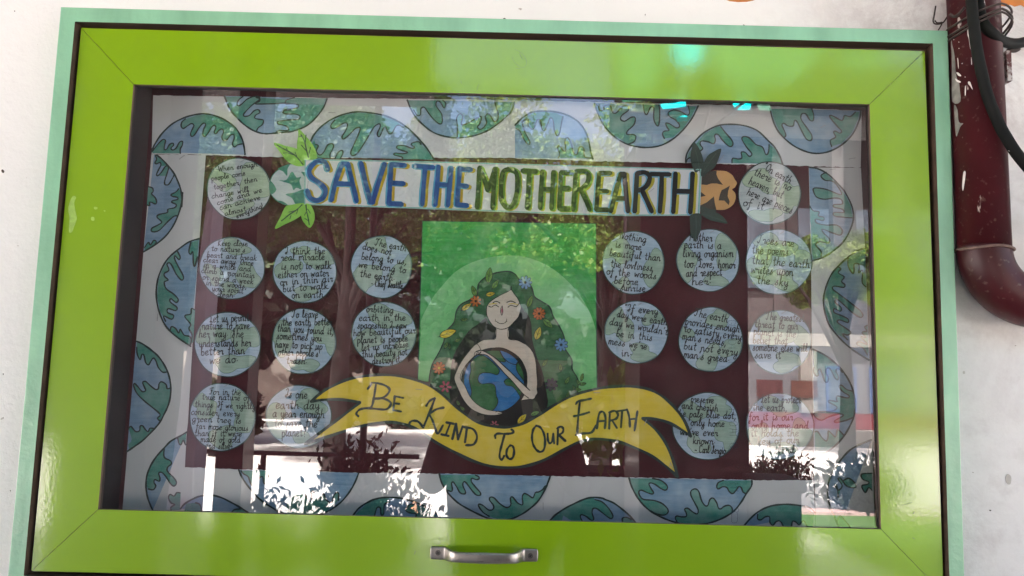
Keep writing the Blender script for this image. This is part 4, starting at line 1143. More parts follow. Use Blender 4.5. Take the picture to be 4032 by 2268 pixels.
def write(m, line, p0, p1, Y, xh, wpx, rr):
    """one handwritten line from pixel p0 to pixel p1 (baseline), x-height xh pixels"""
    adv = 0; pos = []
    for ch in line:
        pos.append(adv); adv += GY[ch][0] + 2
    adv -= 2
    dx, dy = (p1[0] - p0[0]) / adv, (p1[1] - p0[1]) / adv
    ln = math.hypot(p1[0] - p0[0], p1[1] - p0[1])
    ux, uy = (p1[0] - p0[0]) / ln, (p1[1] - p0[1]) / ln
    kx = ln / adv; ky = xh / 10
    for ch, a in zip(line, pos):
        jit = rr.uniform(-.6, .6); sl = rr.uniform(.02, .13)
        for stx in GY[ch][1].split('|'):
            if not stx: continue
            pts = []
            for tok in stx.split():
                x, y = map(float, tok.split(','))
                X = (a + x + y * sl + rr.uniform(-.25, .25)) * kx; Yv = (y + jit * .6 + rr.uniform(-.25, .25)) * ky
                pts.append((p0[0] + ux * X + uy * Yv, p0[1] + uy * X - ux * Yv))
            m.stroke(pts, Y - rr.random() * .0001, wpx, n=4, var=.16)

M_db = crayon("disc_blue_crayon", (.42, .55, .72), light=.42, rot=60, scale=30)
M_dg = crayon("disc_green_crayon", (.36, .50, .41), light=.40, rot=-30, scale=30)
M_dg2 = crayon("disc_light_green_crayon", (.44, .56, .41), light=.35, rot=30, scale=30)
M_dw = crayon("disc_pale_crayon", (.50, .56, .60), light=.5, rot=30, scale=30)
M_pencil = mat("green_pencil_line", (.10, .19, .15), .6, .2, 60)
DISC = [
 # centre, rx, ry, tone, continents (angle deg, distance, size, squash), lines, x-height, label
 ("a 1320,1180", 124, 119, 'g', [(20, .55, .62, .8), (150, .6, .40, .8), (265, .65, .45, .6)], [("When enough", "a 1085,975 1540,915"), ("people come", "a 1000,1085 1400,1020"), ("together, then", "a 1030,1190 1540,1090"), ("change will", "a 1005,1295 1440,1212"), ("come and we", "a 1070,1372 1600,1215"), ("can achieve", "a 1100,1430 1580,1305"), ("almost", "E 1700,180 1860,142"), ("everything!", "E 1790,200 1990,116")], 10.5, "pale green round card reading When enough people come together"),
 ("V 1248,757", 121, 121, 'g', [(125, .5, .55, .7), (-10, .72, .42, 1.3), (260, .72, .42, .6)], [('"On earth', "V 1170,480 1475,652"), ("there is no", "V 1065,545 1475,730"), ("heaven, but", "V 1005,650 1385,815"), ("here are pieces", "V 985,770 1495,990"), ('of it"', "V 945,895 1215,955")], 16.5, "pale green round card reading On earth there is no heaven"),
 ("s 913,1055", 126, 120, 'b', [(80, .7, .42, .6), (200, .6, .3, 1), (330, .6, .45, .8), (265, .7, .3, .6)], [("Keep close", "E 1645,405 1868,408"), ("to nature's", "E 1595,445 1850,455"), ("heart and break", "E 1560,490 1935,518"), ("clear away. Once", "E 1535,528 1912,555"), ("in a while and", "E 1535,568 1895,600"), ("climb a mountain", "E 1520,608 1920,650"), ("or spend a week", "E 1530,658 1910,695"), ("in the woods,", "E 1555,703 1862,728"), ("your spirit", "E 1600,745 1835,765"), ("clean.", "E 1635,792 1772,795")], 11.5, "blue green round card reading Keep close to nature's heart"),
 ("F 368,602", 123, 120, 'b', [(40, .65, .45, .8), (165, .55, .38, .9), (270, .7, .42, .5), (100, .7, .25, .7)], [("I think the", "F 222,470 520,468"), ("real miracle", "F 190,518 518,512"), ("is not to walk", "F 190,585 568,578"), ("either on water", "F 168,648 550,634"), ("or in thin air", "F 185,705 580,676"), ("but to walk", "F 203,755 545,730"), ("on earth", "F 272,802 508,795")], 15, "blue green round card reading I think the real miracle"),
 ("F 948,563", 118, 121, 'b', [(100, .8, .28, 1.3), (215, .72, .48, 1.1), (-10, .85, .45, 1.2)], [("The earth", "F 895,402 1130,448"), ("does not", "F 805,432 1020,478"), ("belong to us,", "F 795,508 1135,548"), ("we belong to", "F 775,568 1130,612"), ("the earth.", "F 785,638 1045,672"), ("- Chief Seattle", "F 870,710 1105,730")], 14.5, "bright blue round card signed Chief Seattle beside the green picture"),
 ("G 917,533", 120, 122, 'b', [(145, .7, .5, .9), (-10, .85, .45, 1.5), (240, .8, .28, .8)], [("Nothing", "G 812,352 1010,382"), ("is more", "G 778,418 975,440"), ("beautiful than", "G 735,482 1118,522"), ("the lovliness", "G 745,562 1060,597"), ("of the woods", "G 715,620 1090,657"), ("before", "G 770,690 950,702"), ("sunrise", "G 815,745 1005,752")], 15, "blue round card reading Nothing is more beautiful than the woods"),
 ("G 1480,516", 122, 121, 'b', [(30, .7, .48, 1), (190, .75, .42, 1.3), (-70, .68, .32, .8)], [("Mother", "G 1340,368 1510,374"), ("earth is a", "G 1300,422 1580,430"), ("living organism", "G 1290,490 1670,490"), ("too. Love, honor", "G 1297,568 1685,575"), ("and respect", "G 1315,640 1585,630"), ("her.", "G 1357,702 1505,700")], 17, "blue green round card under the dark leaf tip reading Mother earth"),
 ("s 3066,1031", 128, 126, 'b', [(110, .55, .62, .6), (185, .6, .42, 1.1), (280, .6, .5, .6), (10, .8, .28, 1)], [("Trees are", "G 1850,385 D 195,1864"), ("the poems", "G 1812,462 D 155,1929"), ("that the earth", "G 1812,540 D 312,2024"), ("writes upon", "G 1805,610 D 190,2084"), ("the sky", "G 1850,690 D 150,2159")], 18, "round card reading Trees are the poems near the right border"),
 ("b 1247,527", 128, 125, 'b', [(150, .6, .5, .7), (20, .62, .42, 1.2), (290, .62, .52, .6)], [("Let us permit", "b 1040,270 1500,250"), ("nature to have", "b 945,352 1508,347"), ("her way. She", "b 910,445 1437,442"), ("understands her", "b 915,558 1525,548"), ("better than", "b 935,658 1452,642"), ("we do.", "b 1040,758 1375,742")], 17, "blue green round card reading Let us permit nature"),
 ("F 360,1127", 124, 127, 'b', [(165, .82, .42, 1.4), (10, .8, .42, 1.2), (275, .75, .38, .6)], [("To leave", "F 270,948 468,948"), ("the earth better", "F 200,1008 575,1005"), ("than you found it,", "F 160,1050 585,1078"), ("sometimes you", "F 155,1108 495,1128"), ("have to pick up", "F 145,1172 500,1190"), ("other people's", "F 170,1230 470,1242"), ("trash.", "F 230,1294 385,1300")], 15.5, "blue round card reading To leave the earth better"),
 ("F 967,1072", 125, 125, 'b', [(80, .55, .62, .6), (200, .6, .42, .9), (280, .7, .35, .6), (-20, .8, .3, 1)], [("orbiting", "F 832,905 1035,912"), ("earth in the", "F 778,972 1130,970"), ("spaceship I saw", "F 765,1030 1140,1028"), ("how beautiful our", "F 735,1088 1205,1066"), ("planet is people", "F 765,1142 1145,1128"), ("let us increase", "F 798,1200 1150,1170"), ("this beauty not", "F 803,1250 1142,1228"), ("destroy it.", "F 878,1300 1100,1284")], 14.5, "green blue round card reading orbiting earth in the spaceship"),
 ("G 938,1058", 123, 121, 'b', [(155, .68, .45, 1.3), (40, .72, .30, .9), (285, .72, .45, .6)], [('"If every', "G 850,900 1100,925"), ("day were earth", "G 790,942 1168,1008"), ("day we wouldn't", "G 735,1000 1172,1080"), ("be in this", "G 785,1090 1058,1122"), ("mess we're", "G 727,1147 1015,1190"), ('in."', "G 825,1240 930,1240")], 15, "blue green round card reading If every day were earth day"),
 ("G 1500,1115", 124, 125, 'b', [(70, .72, .42, .6), (-20, .75, .35, 1), (265, .62, .36, 1.1), (165, .85, .22, 1)], [("The earth", "G 1375,935 1625,985"), ("provides enough", "G 1305,1000 1715,1062"), ("to satisfy every", "G 1297,1055 1730,1120"), ("man's needs,", "G 1283,1112 1615,1162"), ("but not every", "G 1295,1185 1700,1235"), ("man's greed.", "G 1295,1250 1640,1286")], 16.5, "blue round card reading The earth provides enough"),
 ("h 512,497", 121, 124, 'b', [(110, .5, .7, .8), (290, .68, .52, .5), (10, .75, .35, 1)], [('"The greatest', "h 320,235 800,262"), ("threat to our", "h 215,325 722,352"), ("planet is the", "h 203,410 700,445"), ("belief that", "h 195,515 605,527"), ("someone else will", "h 190,600 835,617"), ('save it"', "h 215,690 560,697")], 16, "pale round card reading The greatest threat to our planet"),
 ("s 875,1642", 127, 131, 'b', [(150, .65, .42, .8), (10, .7, .45, 1.2), (270, .6, .5, .55)], [("For in the", "I 1580,78 1818,85"), ("true nature of", "I 1525,118 1885,125"), ("things. If we rightly", "I 1472,172 1925,190"), ("consider, every", "I 1443,230 1808,245"), ("green tree is", "I 1450,282 1820,298"), ("far more glorious", "I 1480,337 1873,355"), ("than if it were", "I 1470,392 1825,395"), ("made of gold", "I 1515,437 1815,442"), ("and silver", "I 1550,484 1755,492")], 13, "crowded round card reading For in the true nature of things"),
 ("J 322,245", 127, 122, 'b', [(190, .75, .42, 1.1), (50, .6, .50, .7), (285, .75, .35, .6)], [("Is one", "J 220,100 385,112"), ("earth day", "J 150,185 478,190"), ("a year enough", "J 127,250 515,258"), ("to save the", "J 140,325 462,328"), ("planet?", "J 195,395 380,395")], 18, "blue round card behind the ribbon tail asking about one earth day"),
 ("K 1466,318", 129, 130, 'b', [(60, .72, .42, .6), (130, .6, .35, .9), (-25, .72, .38, 1.2), (245, .62, .32, .9)], [("preserve", "K 1350,135 1522,147"), ("and cherish", "K 1282,185 1553,207"), ("the pale blue dot,", "K 1235,245 1690,264"), ("only home", "K 1350,312 1603,324"), ("we've ever", "K 1270,385 1553,392"), ("known.", "K 1365,452 1535,457"), ("- Carl Sergio", "K 1380,517 1610,527")], 15, "blue round card by the ribbon tip reading preserve and cherish"),
 ("s 3070,1678", 131, 128, 'b', [(90, .6, .45, .7), (-20, .75, .35, 1.1), (200, .75, .32, 1), (270, .7, .4, .6)], [("Let us protect", "h 290,1215 760,1222"), ("the earth,", "h 190,1307 598,1318"), ("for it is our", "h 148,1425 665,1425"), ("only home and", "g 180,207 852,207"), ("it holds the", "g 175,297 735,292"), ("key of our", "g 250,395 740,372"), ("survival.", "g 350,495 710,495")], 16, "lowest right round card reading Let us protect the earth"),
]
YD = .0600
for di, (cc, rx, ry, tone, lands, lines, xh, lb) in enumerate(DISC):
    cx_, cy_ = P(cc)[0]
    g = random.Random(100 + di)
    t_ = thing("quote_card", "round card " + "x", "card", tuple(at(cx_, cy_, YD)), "round earth quote cards")
    t_['label'] = lb
    ph1, ph2 = g.random() * 6, g.random() * 6
    def rim(a, k=1.0):
        w_ = 1 + .010 * math.sin(3 * a + ph1) + .006 * math.sin(7 * a + ph2)
        return (cx_ + rx * k * w_ * math.cos(a), cy_ - ry * k * w_ * math.sin(a))
    Yc = YD - .0002 * (di % 3)
    tilt = (g.uniform(-.004, .004), g.uniform(-.0, .004))
    ring = [rim(2 * math.pi * i / 72) for i in range(72)]
    m = MB(); m.poly([rim(2 * math.pi * i / 72, 1.035) for i in range(72)], Yc, thick=.0005); m.build("dark_backing", M_ink, t_)
    m = MB(); m.poly(ring, Yc - .0004, thick=.00035); m.build("card_face", M_dw if tone == 'g' else M_db, t_)
    m = MB(); pl = MB()
    for (ad, dist, size, sq) in lands:
        bx, by = math.cos(R(ad)) * dist, math.sin(R(ad)) * dist
        pts = []; p1, p2, p3 = g.random() * 6, g.random() * 6, g.random() * 6
        for i in range(30):
            a = 2 * math.pi * i / 30
            r_ = size * (1 + .26 * math.sin(2 * a + p1) + .16 * math.sin(3 * a + p2) + .07 * math.sin(5 * a + p3))
            x, y = bx + r_ * math.cos(a), by + r_ * sq * math.sin(a)
            d_ = math.hypot(x, y)
            if d_ > .985: x, y = x / d_ * .985, y / d_ * .985
            aa = math.atan2(y, x); rrr = math.hypot(x, y)
            q = rim(aa, rrr); pts.append(q)
        m.poly(pts, Yc - .0006 - .00003 * len(m.m) / 30)
        pl.stroke(pts + [pts[0]], Yc - .00075, 2.0, sm=False)
    m.build("land_colouring", M_dg2 if tone == 'g' else M_dg, t_)
    pl.build("pencil_outline", M_pencil, t_)
    m = MB()
    for line, pp in lines:
        q = P(pp)
        write(m, line, q[0], q[1], Yc - .0009, xh * 1.02, 3.7 if xh > 14 else 3.1, g)
    m.build("handwriting", M_txt, t_)
    q0 = rim(math.pi / 2 - .1, .9 + .06 * g.random()); 
    staple((q0[0] - 4, q0[1] + 3), (q0[0] + 12, q0[1] - 7), Yc - .0012, t_)

# ------------------------------------------------------------------ title banner
YT = .0575
M_bp = mat("banner_paper", (.70, .69, .73), .45, .03, 5, bump=.3, bscale=8)
M_teal = mat("teal_pencil_border", (.25, .50, .48), .6, .2, 60)
def marker(name, c): return mat(name, c, .5, .22, 30, stretch=(3, 1, .5), spec=.3)
M_b1, M_b2 = marker("marker_blue", (.015, .075, .30)), marker("marker_light_blue", (.10, .38, .58))
M_y1 = marker("marker_ochre", (.52, .34, .02))
M_g1, M_g2, M_y2 = marker("marker_dark_green", (.006, .032, .010)), marker("marker_leaf_green", (.13, .29, .03)), marker("marker_yellow", (.55, .46, .02))
M_k1, M_k2, M_y3 = marker("marker_black_brown", (.009, .008, .008)), marker("marker_sky_blue", (.20, .48, .70)), marker("marker_olive_yellow", (.50, .42, .03))
bt = thing("title_banner", "long white paper banner with hand lettered words SAVE THE MOTHER EARTH", "banner", tuple(at(1980, 730, YT)))
m = MB(); m.poly(P("77,99 1000,118 2446,160 2432,438 2000,440 1600,430 900,402 72,373", 'T'), YT, thick=.0006); m.build("paper_strip", M_bp, bt)
m = MB()
for st in ("80,104 1000,123 2440,163", "2440,165 2426,432", "2436,165 2424,420", "76,370 900,397 1600,425 2000,435 2428,433", "79,104 76,366"):
    m.stroke(P(st, 'T'), YT - .0004, 5.0, n=6)
m.build("border_line", M_teal, bt)
LET = [
 (0, ["215,162 195,118 145,118 105,160 112,205 160,240 198,280 190,325 150,348 108,330 92,290"]),
 (0, ["235,345 262,230 300,128", "300,128 335,130", "333,128 360,240 386,352", "270,247 362,250"]),
 (0, ["412,125 438,240 468,352", "552,130 510,260 482,355", "465,357 485,358"]),
 (0, ["592,132 585,250 578,365", "592,132 675,138", "587,242 665,247", "580,367 655,370"]),
 (0, ["735,142 845,150", "795,148 785,260 777,372"]),
 (0, ["874,145 865,260 855,374", "950,152 940,260 930,377", "865,252 942,256"]),
 (0, ["1002,155 993,260 985,372", "1002,158 1068,163", "993,258 1045,262", "985,372 1045,378"]),
 (1, ["1118,152 1112,270 1104,388", "1120,155 1150,230 1166,285", "1166,285 1190,220 1212,158", "1210,158 1204,270 1196,392"]),
 (1, ["1290,160 1258,180 1246,270 1250,345 1275,385 1310,380 1335,330 1345,250 1335,180 1290,160"]),
 (1, ["1375,170 1455,176", "1415,172 1410,290 1402,390"]),
 (1, ["1492,175 1486,280 1480,392", "1560,178 1554,280 1548,395", "1485,280 1557,282"]),
 (1, ["1606,180 1600,280 1594,395", "1606,182 1668,182", "1600,275 1645,276", "1595,396 1650,397"]),
 (1, ["1692,178 1686,280 1678,402", "1692,176 1738,172 1768,195 1762,240 1730,275 1694,285", "1722,284 1750,340 1775,402"]),
 (2, ["1832,185 1824,290 1815,402", "1832,185 1898,184", "1826,292 1882,293", "1817,403 1882,404"]),
 (2, ["1902,412 1930,300 1960,192", "1960,190 1985,190", "1982,190 1992,300 2004,412", "1925,335 1990,336"]),
 (2, ["2058,188 2052,300 2044,413", "2060,186 2105,180 2134,205 2122,250 2090,280 2056,290", "2090,290 2118,350 2146,413"]),
 (2, ["2140,190 2252,192", "2206,194 2202,300 2194,415"]),
 (2, ["2288,186 2282,300 2274,417", "2390,186 2384,300 2376,420", "2280,292 2384,294"])]
sets = [(M_y1, M_b2, M_b1), (M_y2, M_g2, M_g1), (M_y3, M_k2, M_k1)]
for i, (k, sts) in enumerate(LET):
    m = MB()
    for j, st in enumerate(sts):
        p = P(st, 'T')
        e = j * .00003
        m.stroke([(x + 9, y + 4) for x, y in p], YT - .00025 - e, 23, m=0, n=5, var=.07)
        m.stroke([(x - 3.5 if k != 1 else x + 4, y + 1) for x, y in p], YT - .00050 - e, 25.5, m=1, n=5, var=.06)
        m.stroke(p, YT - .00078 - e, 20, m=2, n=5, var=.05)
    m.build("letter", list(sets[k]), bt)
for st in ("97,232 92,272", "1068,280 1050,305", "2160,275 2130,298", "1045,175 1035,200"):
    q = P(st, 'T'); staple(q[0], q[1], YT - .0013, bt)

# ------------------------------------------------------------------ cut-outs at both banner ends
YO = .0588
et = thing("earth_cutout", "small painted half earth with bright green paper leaves left of the banner", "cutout", tuple(at(1150, 730, YO)))
M_pg = crayon("poster_paint_grey", (.50, .56, .60), light=.4, rot=50, dark=.12)
M_pt = crayon("poster_paint_teal", (.05, .26, .19), light=.15, rot=50, dark=.3)
m = MB(); m.poly(smooth(P("655,470 540,465 430,475 320,530 235,610 195,720 205,830 270,920 370,980 480,1000 655,985", 'U'), 4), YO, thick=.0005); m.build("half_disc", M_pg, et)
m = MB()
for i, txt in enumerate(("320,675 410,670 480,565 540,640 600,630 575,685 605,790 540,770 500,800 470,730 390,700", "305,525 450,475 425,530 420,620 370,565", "203,680 285,790 215,850", "400,855 520,830 650,795 650,975 540,990 480,900", "600,570 650,580 650,640 620,600", "300,935 370,945 430,990 370,978")):
    m.poly(smooth(P(txt, 'U'), 3, True), YO - .0002 - .00002 * i)
m.stroke(P("655,470 540,468 430,478 322,532 238,612 198,720 208,830 273,918 372,976 480,996 650,982", 'U'), YO - .0004, 3.2, m=1)
m.build("land_patch", [M_pt, M_pt], et)
M_leafp = mat("bright_green_card", (.26, .55, .075), .55, .06, 30)
M_vein = mat("leaf_vein_ink", (.012, .05, .03), .5, .1, 60)
M_dkc = mat("dark_green_card", (.020, .045, .036), .5, .15, 30)
M_dkv = mat("faded_vein_line", (.045, .085, .07), .6, .1, 60)
def paper_leaf(parent, fr_, outline, veins, base, Y, mt, mv, lift=.010, wv=5.0):
    pts = smooth(P(outline, fr_), 4, True)
    bx, by = P(base, fr_)[0]
    far = max(math.hypot(x - bx, y - by) for x, y in pts)
    bend = lambda q: lift * (min(1, math.hypot(q[0] - bx, q[1] - by) / far)) ** 1.6
    m = MB()
    # fan triangulation around inner rings keeps the bend smooth
    cx_, cy_ = sum(p[0] for p in pts) / len(pts), sum(p[1] for p in pts) / len(pts)
    q = pts if area(pts) < 0 else pts[::-1]
    ringsv = []
    for s_ in (1, .66, .33):
        ringsv.append([(cx_ + (x - cx_) * s_, cy_ + (y - cy_) * s_) for x, y in q])
    allp = [p for r_ in ringsv for p in r_] + [(cx_, cy_)]
    def wp(p):
        Yb = Y - bend(p)
        return at(p[0], p[1], Yb)
    vs = [wp(p) for p in allp]; n = len(q); fs = []
    for k in range(2):
        for i in range(n): fs.append((k * n + i, k * n + (i + 1) % n, (k + 1) * n + (i + 1) % n, (k + 1) * n + i))
    for i in range(n): fs.append((2 * n + i, 2 * n + (i + 1) % n, 3 * n))
    m.add(vs, fs)
    rim_b = [v + Vector((0, .0005, 0)) for v in vs[:n]]
    m.add(vs[:n] + rim_b, [(i, n + i, n + (i + 1) % n, (i + 1) % n) for i in range(n)])
    me_ = m.build("leaf", mt, parent)
    bm = bmesh.new(); bm.from_mesh(me_.data); bmesh.ops.recalc_face_normals(bm, faces=bm.faces)
    bm.to_mesh(me_.data); bm.free()
    v_ = MB()
    for k, st in enumerate(veins.split('|')):
        if not st: continue
        pp = smooth(P(st, fr_), 4)
        # re-project every vein point on the bent leaf
        for a_, b2 in zip(pp[:-1], pp[1:]):
            pass
        before = len(v_.v)
        v_.stroke(pp, Y - .0006 - k * .00003, wv if k == 0 else wv * .7, sm=False)
        for i in range(before, len(v_.v)):
            x, y, z = v_.v[i]
            # pixel of this vertex
            d = Vector((x, y, z)) - CAM
            dep = -d.dot(-ax[2]) if False else d.dot(-ax[2])
            px = 2016 + 2950 * d.dot(ax[0]) / dep; py = 1134 - 2950 * d.dot(ax[1]) / dep
            nv = at(px, py, y - bend((px, py)))
            v_.v[i] = tuple(nv)
    v_.build("vein", mv, me_)
YL = .0580
paper_leaf(et, 'U', "250,200 400,238 540,275 610,310 655,390 640,485 530,492 420,430 330,320", "290,228 400,290 520,360 620,475|410,265 425,300|372,330 430,330 490,350|520,320 545,380", "640,480", YL, M_leafp, M_vein)
paper_leaf(et, 'U', "571,30 680,140 760,250 795,350 780,405 640,410 560,330 545,220 560,120", "595,100 640,180 665,290 690,385|600,120 570,125|660,100 650,200|600,230 670,310|718,255 695,350", "700,410", YL - .0012, M_leafp, M_vein)
paper_leaf(et, 'U', "266,1288 335,1140 400,1010 480,985 610,965 655,985 640,1060 560,1150 400,1230", "610,985 540,1050 450,1110 350,1190|440,1080 520,1060|455,1165 470,1120|540,1100 560,1030", "640,975", YL, M_leafp, M_vein)
paper_leaf(et, 'U', "655,975 712,985 762,1080 765,1180 711,1278 640,1220 600,1140 600,1050", "660,990 670,1080 690,1170 700,1240|715,1095 680,1040|640,1120 665,1075|645,1160 690,1190", "665,980", YL - .0012, M_leafp, M_vein)
ot = thing("flower_cutout", "orange paper half flower with dark green paper leaves right of the banner", "cutout", tuple(at(2830, 740, YO)))
M_orp = mat("orange_card", (.62, .33, .12), .55, .08, 30)
M_orb = mat("olive_brown_card", (.045, .032, .022), .55, .2, 30)
m = MB(); m.poly(smooth(P("455,560 520,520 600,500 655,498 740,503 790,525 830,560 850,600 874,640 850,690 818,712 850,750 862,800 845,860 810,905 740,942 650,945 560,930 455,890", 'V'), 3), YO, thick=.0005); m.build("half_disc", M_orp, ot)
m = MB()
for i, txt in enumerate(("455,555 520,515 600,500 645,500 640,540 660,590 716,662 640,645 580,645 530,662 455,655", "795,668 745,698 700,720 680,770 665,838 730,840 760,870 780,892 792,850 768,790 775,730", "455,895 530,860 612,792 620,860 640,945 560,935", "455,735 520,785 455,800")):
    m.poly(P(txt, 'V'), YO - .0002 - .00002 * i)
m.build("dark_patch", M_orb, ot)
paper_leaf(ot, 'V', "385,175 440,240 475,320 495,400 505,500 470,560 420,560 380,480 348,390 345,330 355,260", "400,260 430,380 455,540", "455,560", YL, M_dkc, M_dkv, .010, 3)
paper_leaf(ot, 'V', "694,247 670,350 620,460 540,520 490,570 462,540 485,430 540,330 610,280", "640,300 560,400 490,520", "480,550", YL - .0012, M_dkc, M_dkv, .012, 3)
paper_leaf(ot, 'V', "345,1005 460,990 468,1090 460,1180 430,1250 398,1308 370,1260 345,1220 340,1100", "405,1010 410,1150 400,1280", "405,1000", YT - .0006, M_dkc, M_dkv, .006, 3)
paper_leaf(ot, 'V', "462,985 540,960 640,975 720,1030 765,1100 660,1085 560,1060 480,1010", "480,990 600,1030 740,1080|560,1000 620,1070|640,1010 670,1065", "465,985", YL, M_dkc, M_dkv, .004, 3)
paper_leaf(ot, 'V', "455,800 560,760 640,700 700,705 600,860 640,960 560,990 462,980", "470,900 560,880 600,820", "465,900", YO + .0012, M_dkc, M_dkv, .000, 3)

# ------------------------------------------------------------------ picture of the woman holding the earth
YP = .0610
pt = thing("green_picture", "green poster of a long haired woman hugging the earth under a pale halo", "picture", tuple(at(2000, 1200, YP)))
M_gs = crayon("strong_green_crayon", (.04, .42, .085), light=.22, rot=62, scale=22, dark=.3)
M_gh = crayon("light_green_crayon", (.22, .60, .24), light=.3, rot=40, scale=22, dark=.12)
M_hair = crayon("hair_green_crayon", (.055, .19, .08), light=.12, rot=-30, scale=30, dark=.4)
M_blk2 = mat("black_poster_paint", (.007, .007, .007), .45, .3, 40)
M_skin = crayon("skin_crayon", (.72, .60, .51), light=.3, rot=5, dark=.15)
M_sea = crayon("sea_blue_crayon", (.035, .20, .50), light=.15, rot=5, dark=.3)
M_lnd = crayon("land_green_crayon", (.035, .17, .06), light=.1, rot=5, dark=.35)
M_yel = crayon("yellow_crayon", (.72, .55, .035), light=.2, rot=40, dark=.12)
M_gl2 = crayon("leaf_green_crayon", (.16, .34, .06), light=.15, rot=40)
M_orf = crayon("flower_orange", (.60, .17, .04), light=.15, rot=40)
M_blf = crayon("flower_blue", (.16, .34, .62), light=.2, rot=40)
M_pkf = crayon("flower_pink", (.55, .10, .17), light=.2, rot=40)
M_puf = crayon("flower_purple", (.055, .045, .08), light=.1, rot=40)
sheetp = P("1663,870 2347,880 2351,1560 1645,1500")
m = MB(); m.poly(sheetp, YP, thick=.0005); m.build("poster_sheet", M_gs, pt)
m = MB(); m.stroke(P("1645,1500 1663,870 2347,880 2351,1560"), YP - .0002, 4.5, sm=False); m.build("sheet_edge_line", M_ink, pt)
m = MB(); m.poly(smooth(P("1657,1300 1660,1255 W 0,370 60,290 200,140 380,50 600,12 800,35 1000,130 1180,300 1290,480 1337,620"), 5) + P("s 2350,1558 1646,1498"), YP - .0003); m.build("halo", M_gh, pt)
hair = smooth(P("-20,1090 -18,1000 5,900 60,800 100,710 110,640 180,560 200,470 240,410 310,375 370,330 380,250 430,195 520,155 620,142 680,165 720,215 790,240 820,290 840,350 900,390 960,430 990,510 1040,590 1080,680 1080,760 1140,860 1145,940 1190,1020 1190,1110 1180,1170", 'W'), 4)
m = MB(); m.poly(hair + P("950,1275 800,1370 550,1420 300,1340 150,1230", 'W'), YP - .0006); m.stroke(hair, YP - .0008, 5.5, m=1, sm=False); m.build("green_hair", [M_hair, M_ink], pt)
m = MB(); m.poly(smooth(P("520,600 460,560 440,520 380,570 310,620 250,700 190,800 160,900 150,1020 145,1150 180,1240 300,1330 550,1415 800,1365 940,1250 930,1100 900,950 860,850 820,700 810,560 770,470 740,430 700,470 660,570 600,610", 'W'), 3, True), YP - .0010); m.build("dark_hair", M_blk2, pt)
# globe in her arms
m = MB()
gc = P("505,1035", 'W')[0]
def ell(rx, ry, n=60): return [(gc[0] + rx * s3 * math.cos(2 * math.pi * i / n), gc[1] + ry * s3 * math.sin(2 * math.pi * i / n)) for i in range(n)]
s3 = FR['W'][2]
def body_poly(m, txt, Y, mi=0, outline=0, sm=True, clip=None):
    p = smooth(P(txt, 'W'), 4, True) if sm else P(txt, 'W')
    m.poly(p, Y, mi)
# torso first, then globe, then the forearms
m.poly(smooth(P("525,590 522,685 480,695 430,700 360,740 290,810 235,900 190,1010 300,1100 500,1200 830,1175 850,1080 852,960 840,850 800,770 720,710 660,697 625,692 622,590", 'W'), 2, True), YP - .0013, 0)
m.build("body", M_skin, pt)
g_ = MB()
for i in range(1):
    cxy = P("510,1035", 'W')[0]
    def EL(rx, ry, n=64): return [(cxy[0] + rx * s3 * math.cos(2 * math.pi * k / n), cxy[1] + ry * s3 * math.sin(2 * math.pi * k / n)) for k in range(n)]
    def cl(pts, rx, ry):
        o_ = []
        for x, y in pts:
            u, v_ = (x - cxy[0]) / (rx * s3), (y - cxy[1]) / (ry * s3)
            d_ = math.hypot(u, v_)
            if d_ > 1: u /= d_; v_ /= d_
            o_.append((cxy[0] + u * rx * s3, cxy[1] + v_ * ry * s3))
        return o_
    g_.poly(EL(270, 272), YP - .0016, 2)
    g_.poly(EL(246, 252), YP - .0018, 0)
    for k, txt in enumerate(("320,880 400,825 470,860 540,930 550,960 530,985 480,970 410,970 380,1000 380,1040 410,1060 470,1055 515,1075 525,1150 540,1200 520,1250 470,1290 400,1290 330,1230 315,1180 325,1120 305,1020 320,950",
                             "400,810 470,780 545,775 560,810 585,850 600,880 540,870 470,830", "700,880 745,930 790,1000 790,1060 740,1020 690,940",
                             "590,1040 620,1015 650,1030 700,1080 760,1100 740,1180 700,1130 660,1080 610,1070")):
        pp = cl(smooth(P(txt, 'W'), 3, True), 244, 250)
        g_.poly(pp, YP - .0020 - .00002 * k, 1); g_.stroke(pp + [pp[0]], YP - .0022, 3.0, m=2, sm=False)
    g_.stroke(P("555,790 590,850 640,890 690,900 710,880", 'W'), YP - .0022, 3, m=2)
g_.build("hugged_earth", [M_sea, M_lnd, M_blk2], pt)
m = MB()
arm1 = smooth(P("360,735 300,800 240,880 200,960 184,1020 215,1100 260,1190 320,1260 400,1300 480,1315 550,1310 575,1298 545,1284 450,1270 370,1225 310,1160 268,1070 232,1010 255,940 300,880 350,830 400,800 390,760", 'W'), 3, True)
arm2 = smooth(P("365,795 400,785 440,800 520,850 580,905 640,960 700,1020 760,1075 800,1112 830,1060 848,960 858,1060 838,1172 790,1175 740,1135 660,1040 600,980 520,890 470,840 430,820 380,822 350,835 350,812", 'W'), 3, True)
m.poly(arm1, YP - .0026); m.poly(arm2, YP - .0028)
m.stroke(arm1 + [arm1[0]], YP - .0029, 2.4, m=1, sm=False); 
m.stroke(P("350,835 380,822 430,820 470,840 520,890 600,980 660,1040 740,1135 790,1175", 'W'), YP - .0030, 3.6, m=1)
m.stroke(P("365,795 400,785 440,800 520,850 580,905 640,960 700,1020 760,1075 800,1112", 'W'), YP - .0030, 4.4, m=1)
m.stroke(P("450,775 560,765 660,805 730,870 770,960 776,1055", 'W'), YP - .0030, 4.4, m=1)
for st in ("365,795 350,805 346,830", "385,800 365,812 362,832", "400,806 380,818", "520,1290 545,1280 575,1290", "540,1300 578,1303"):
    m.stroke(P(st, 'W'), YP - .0031, 2.2, m=1)
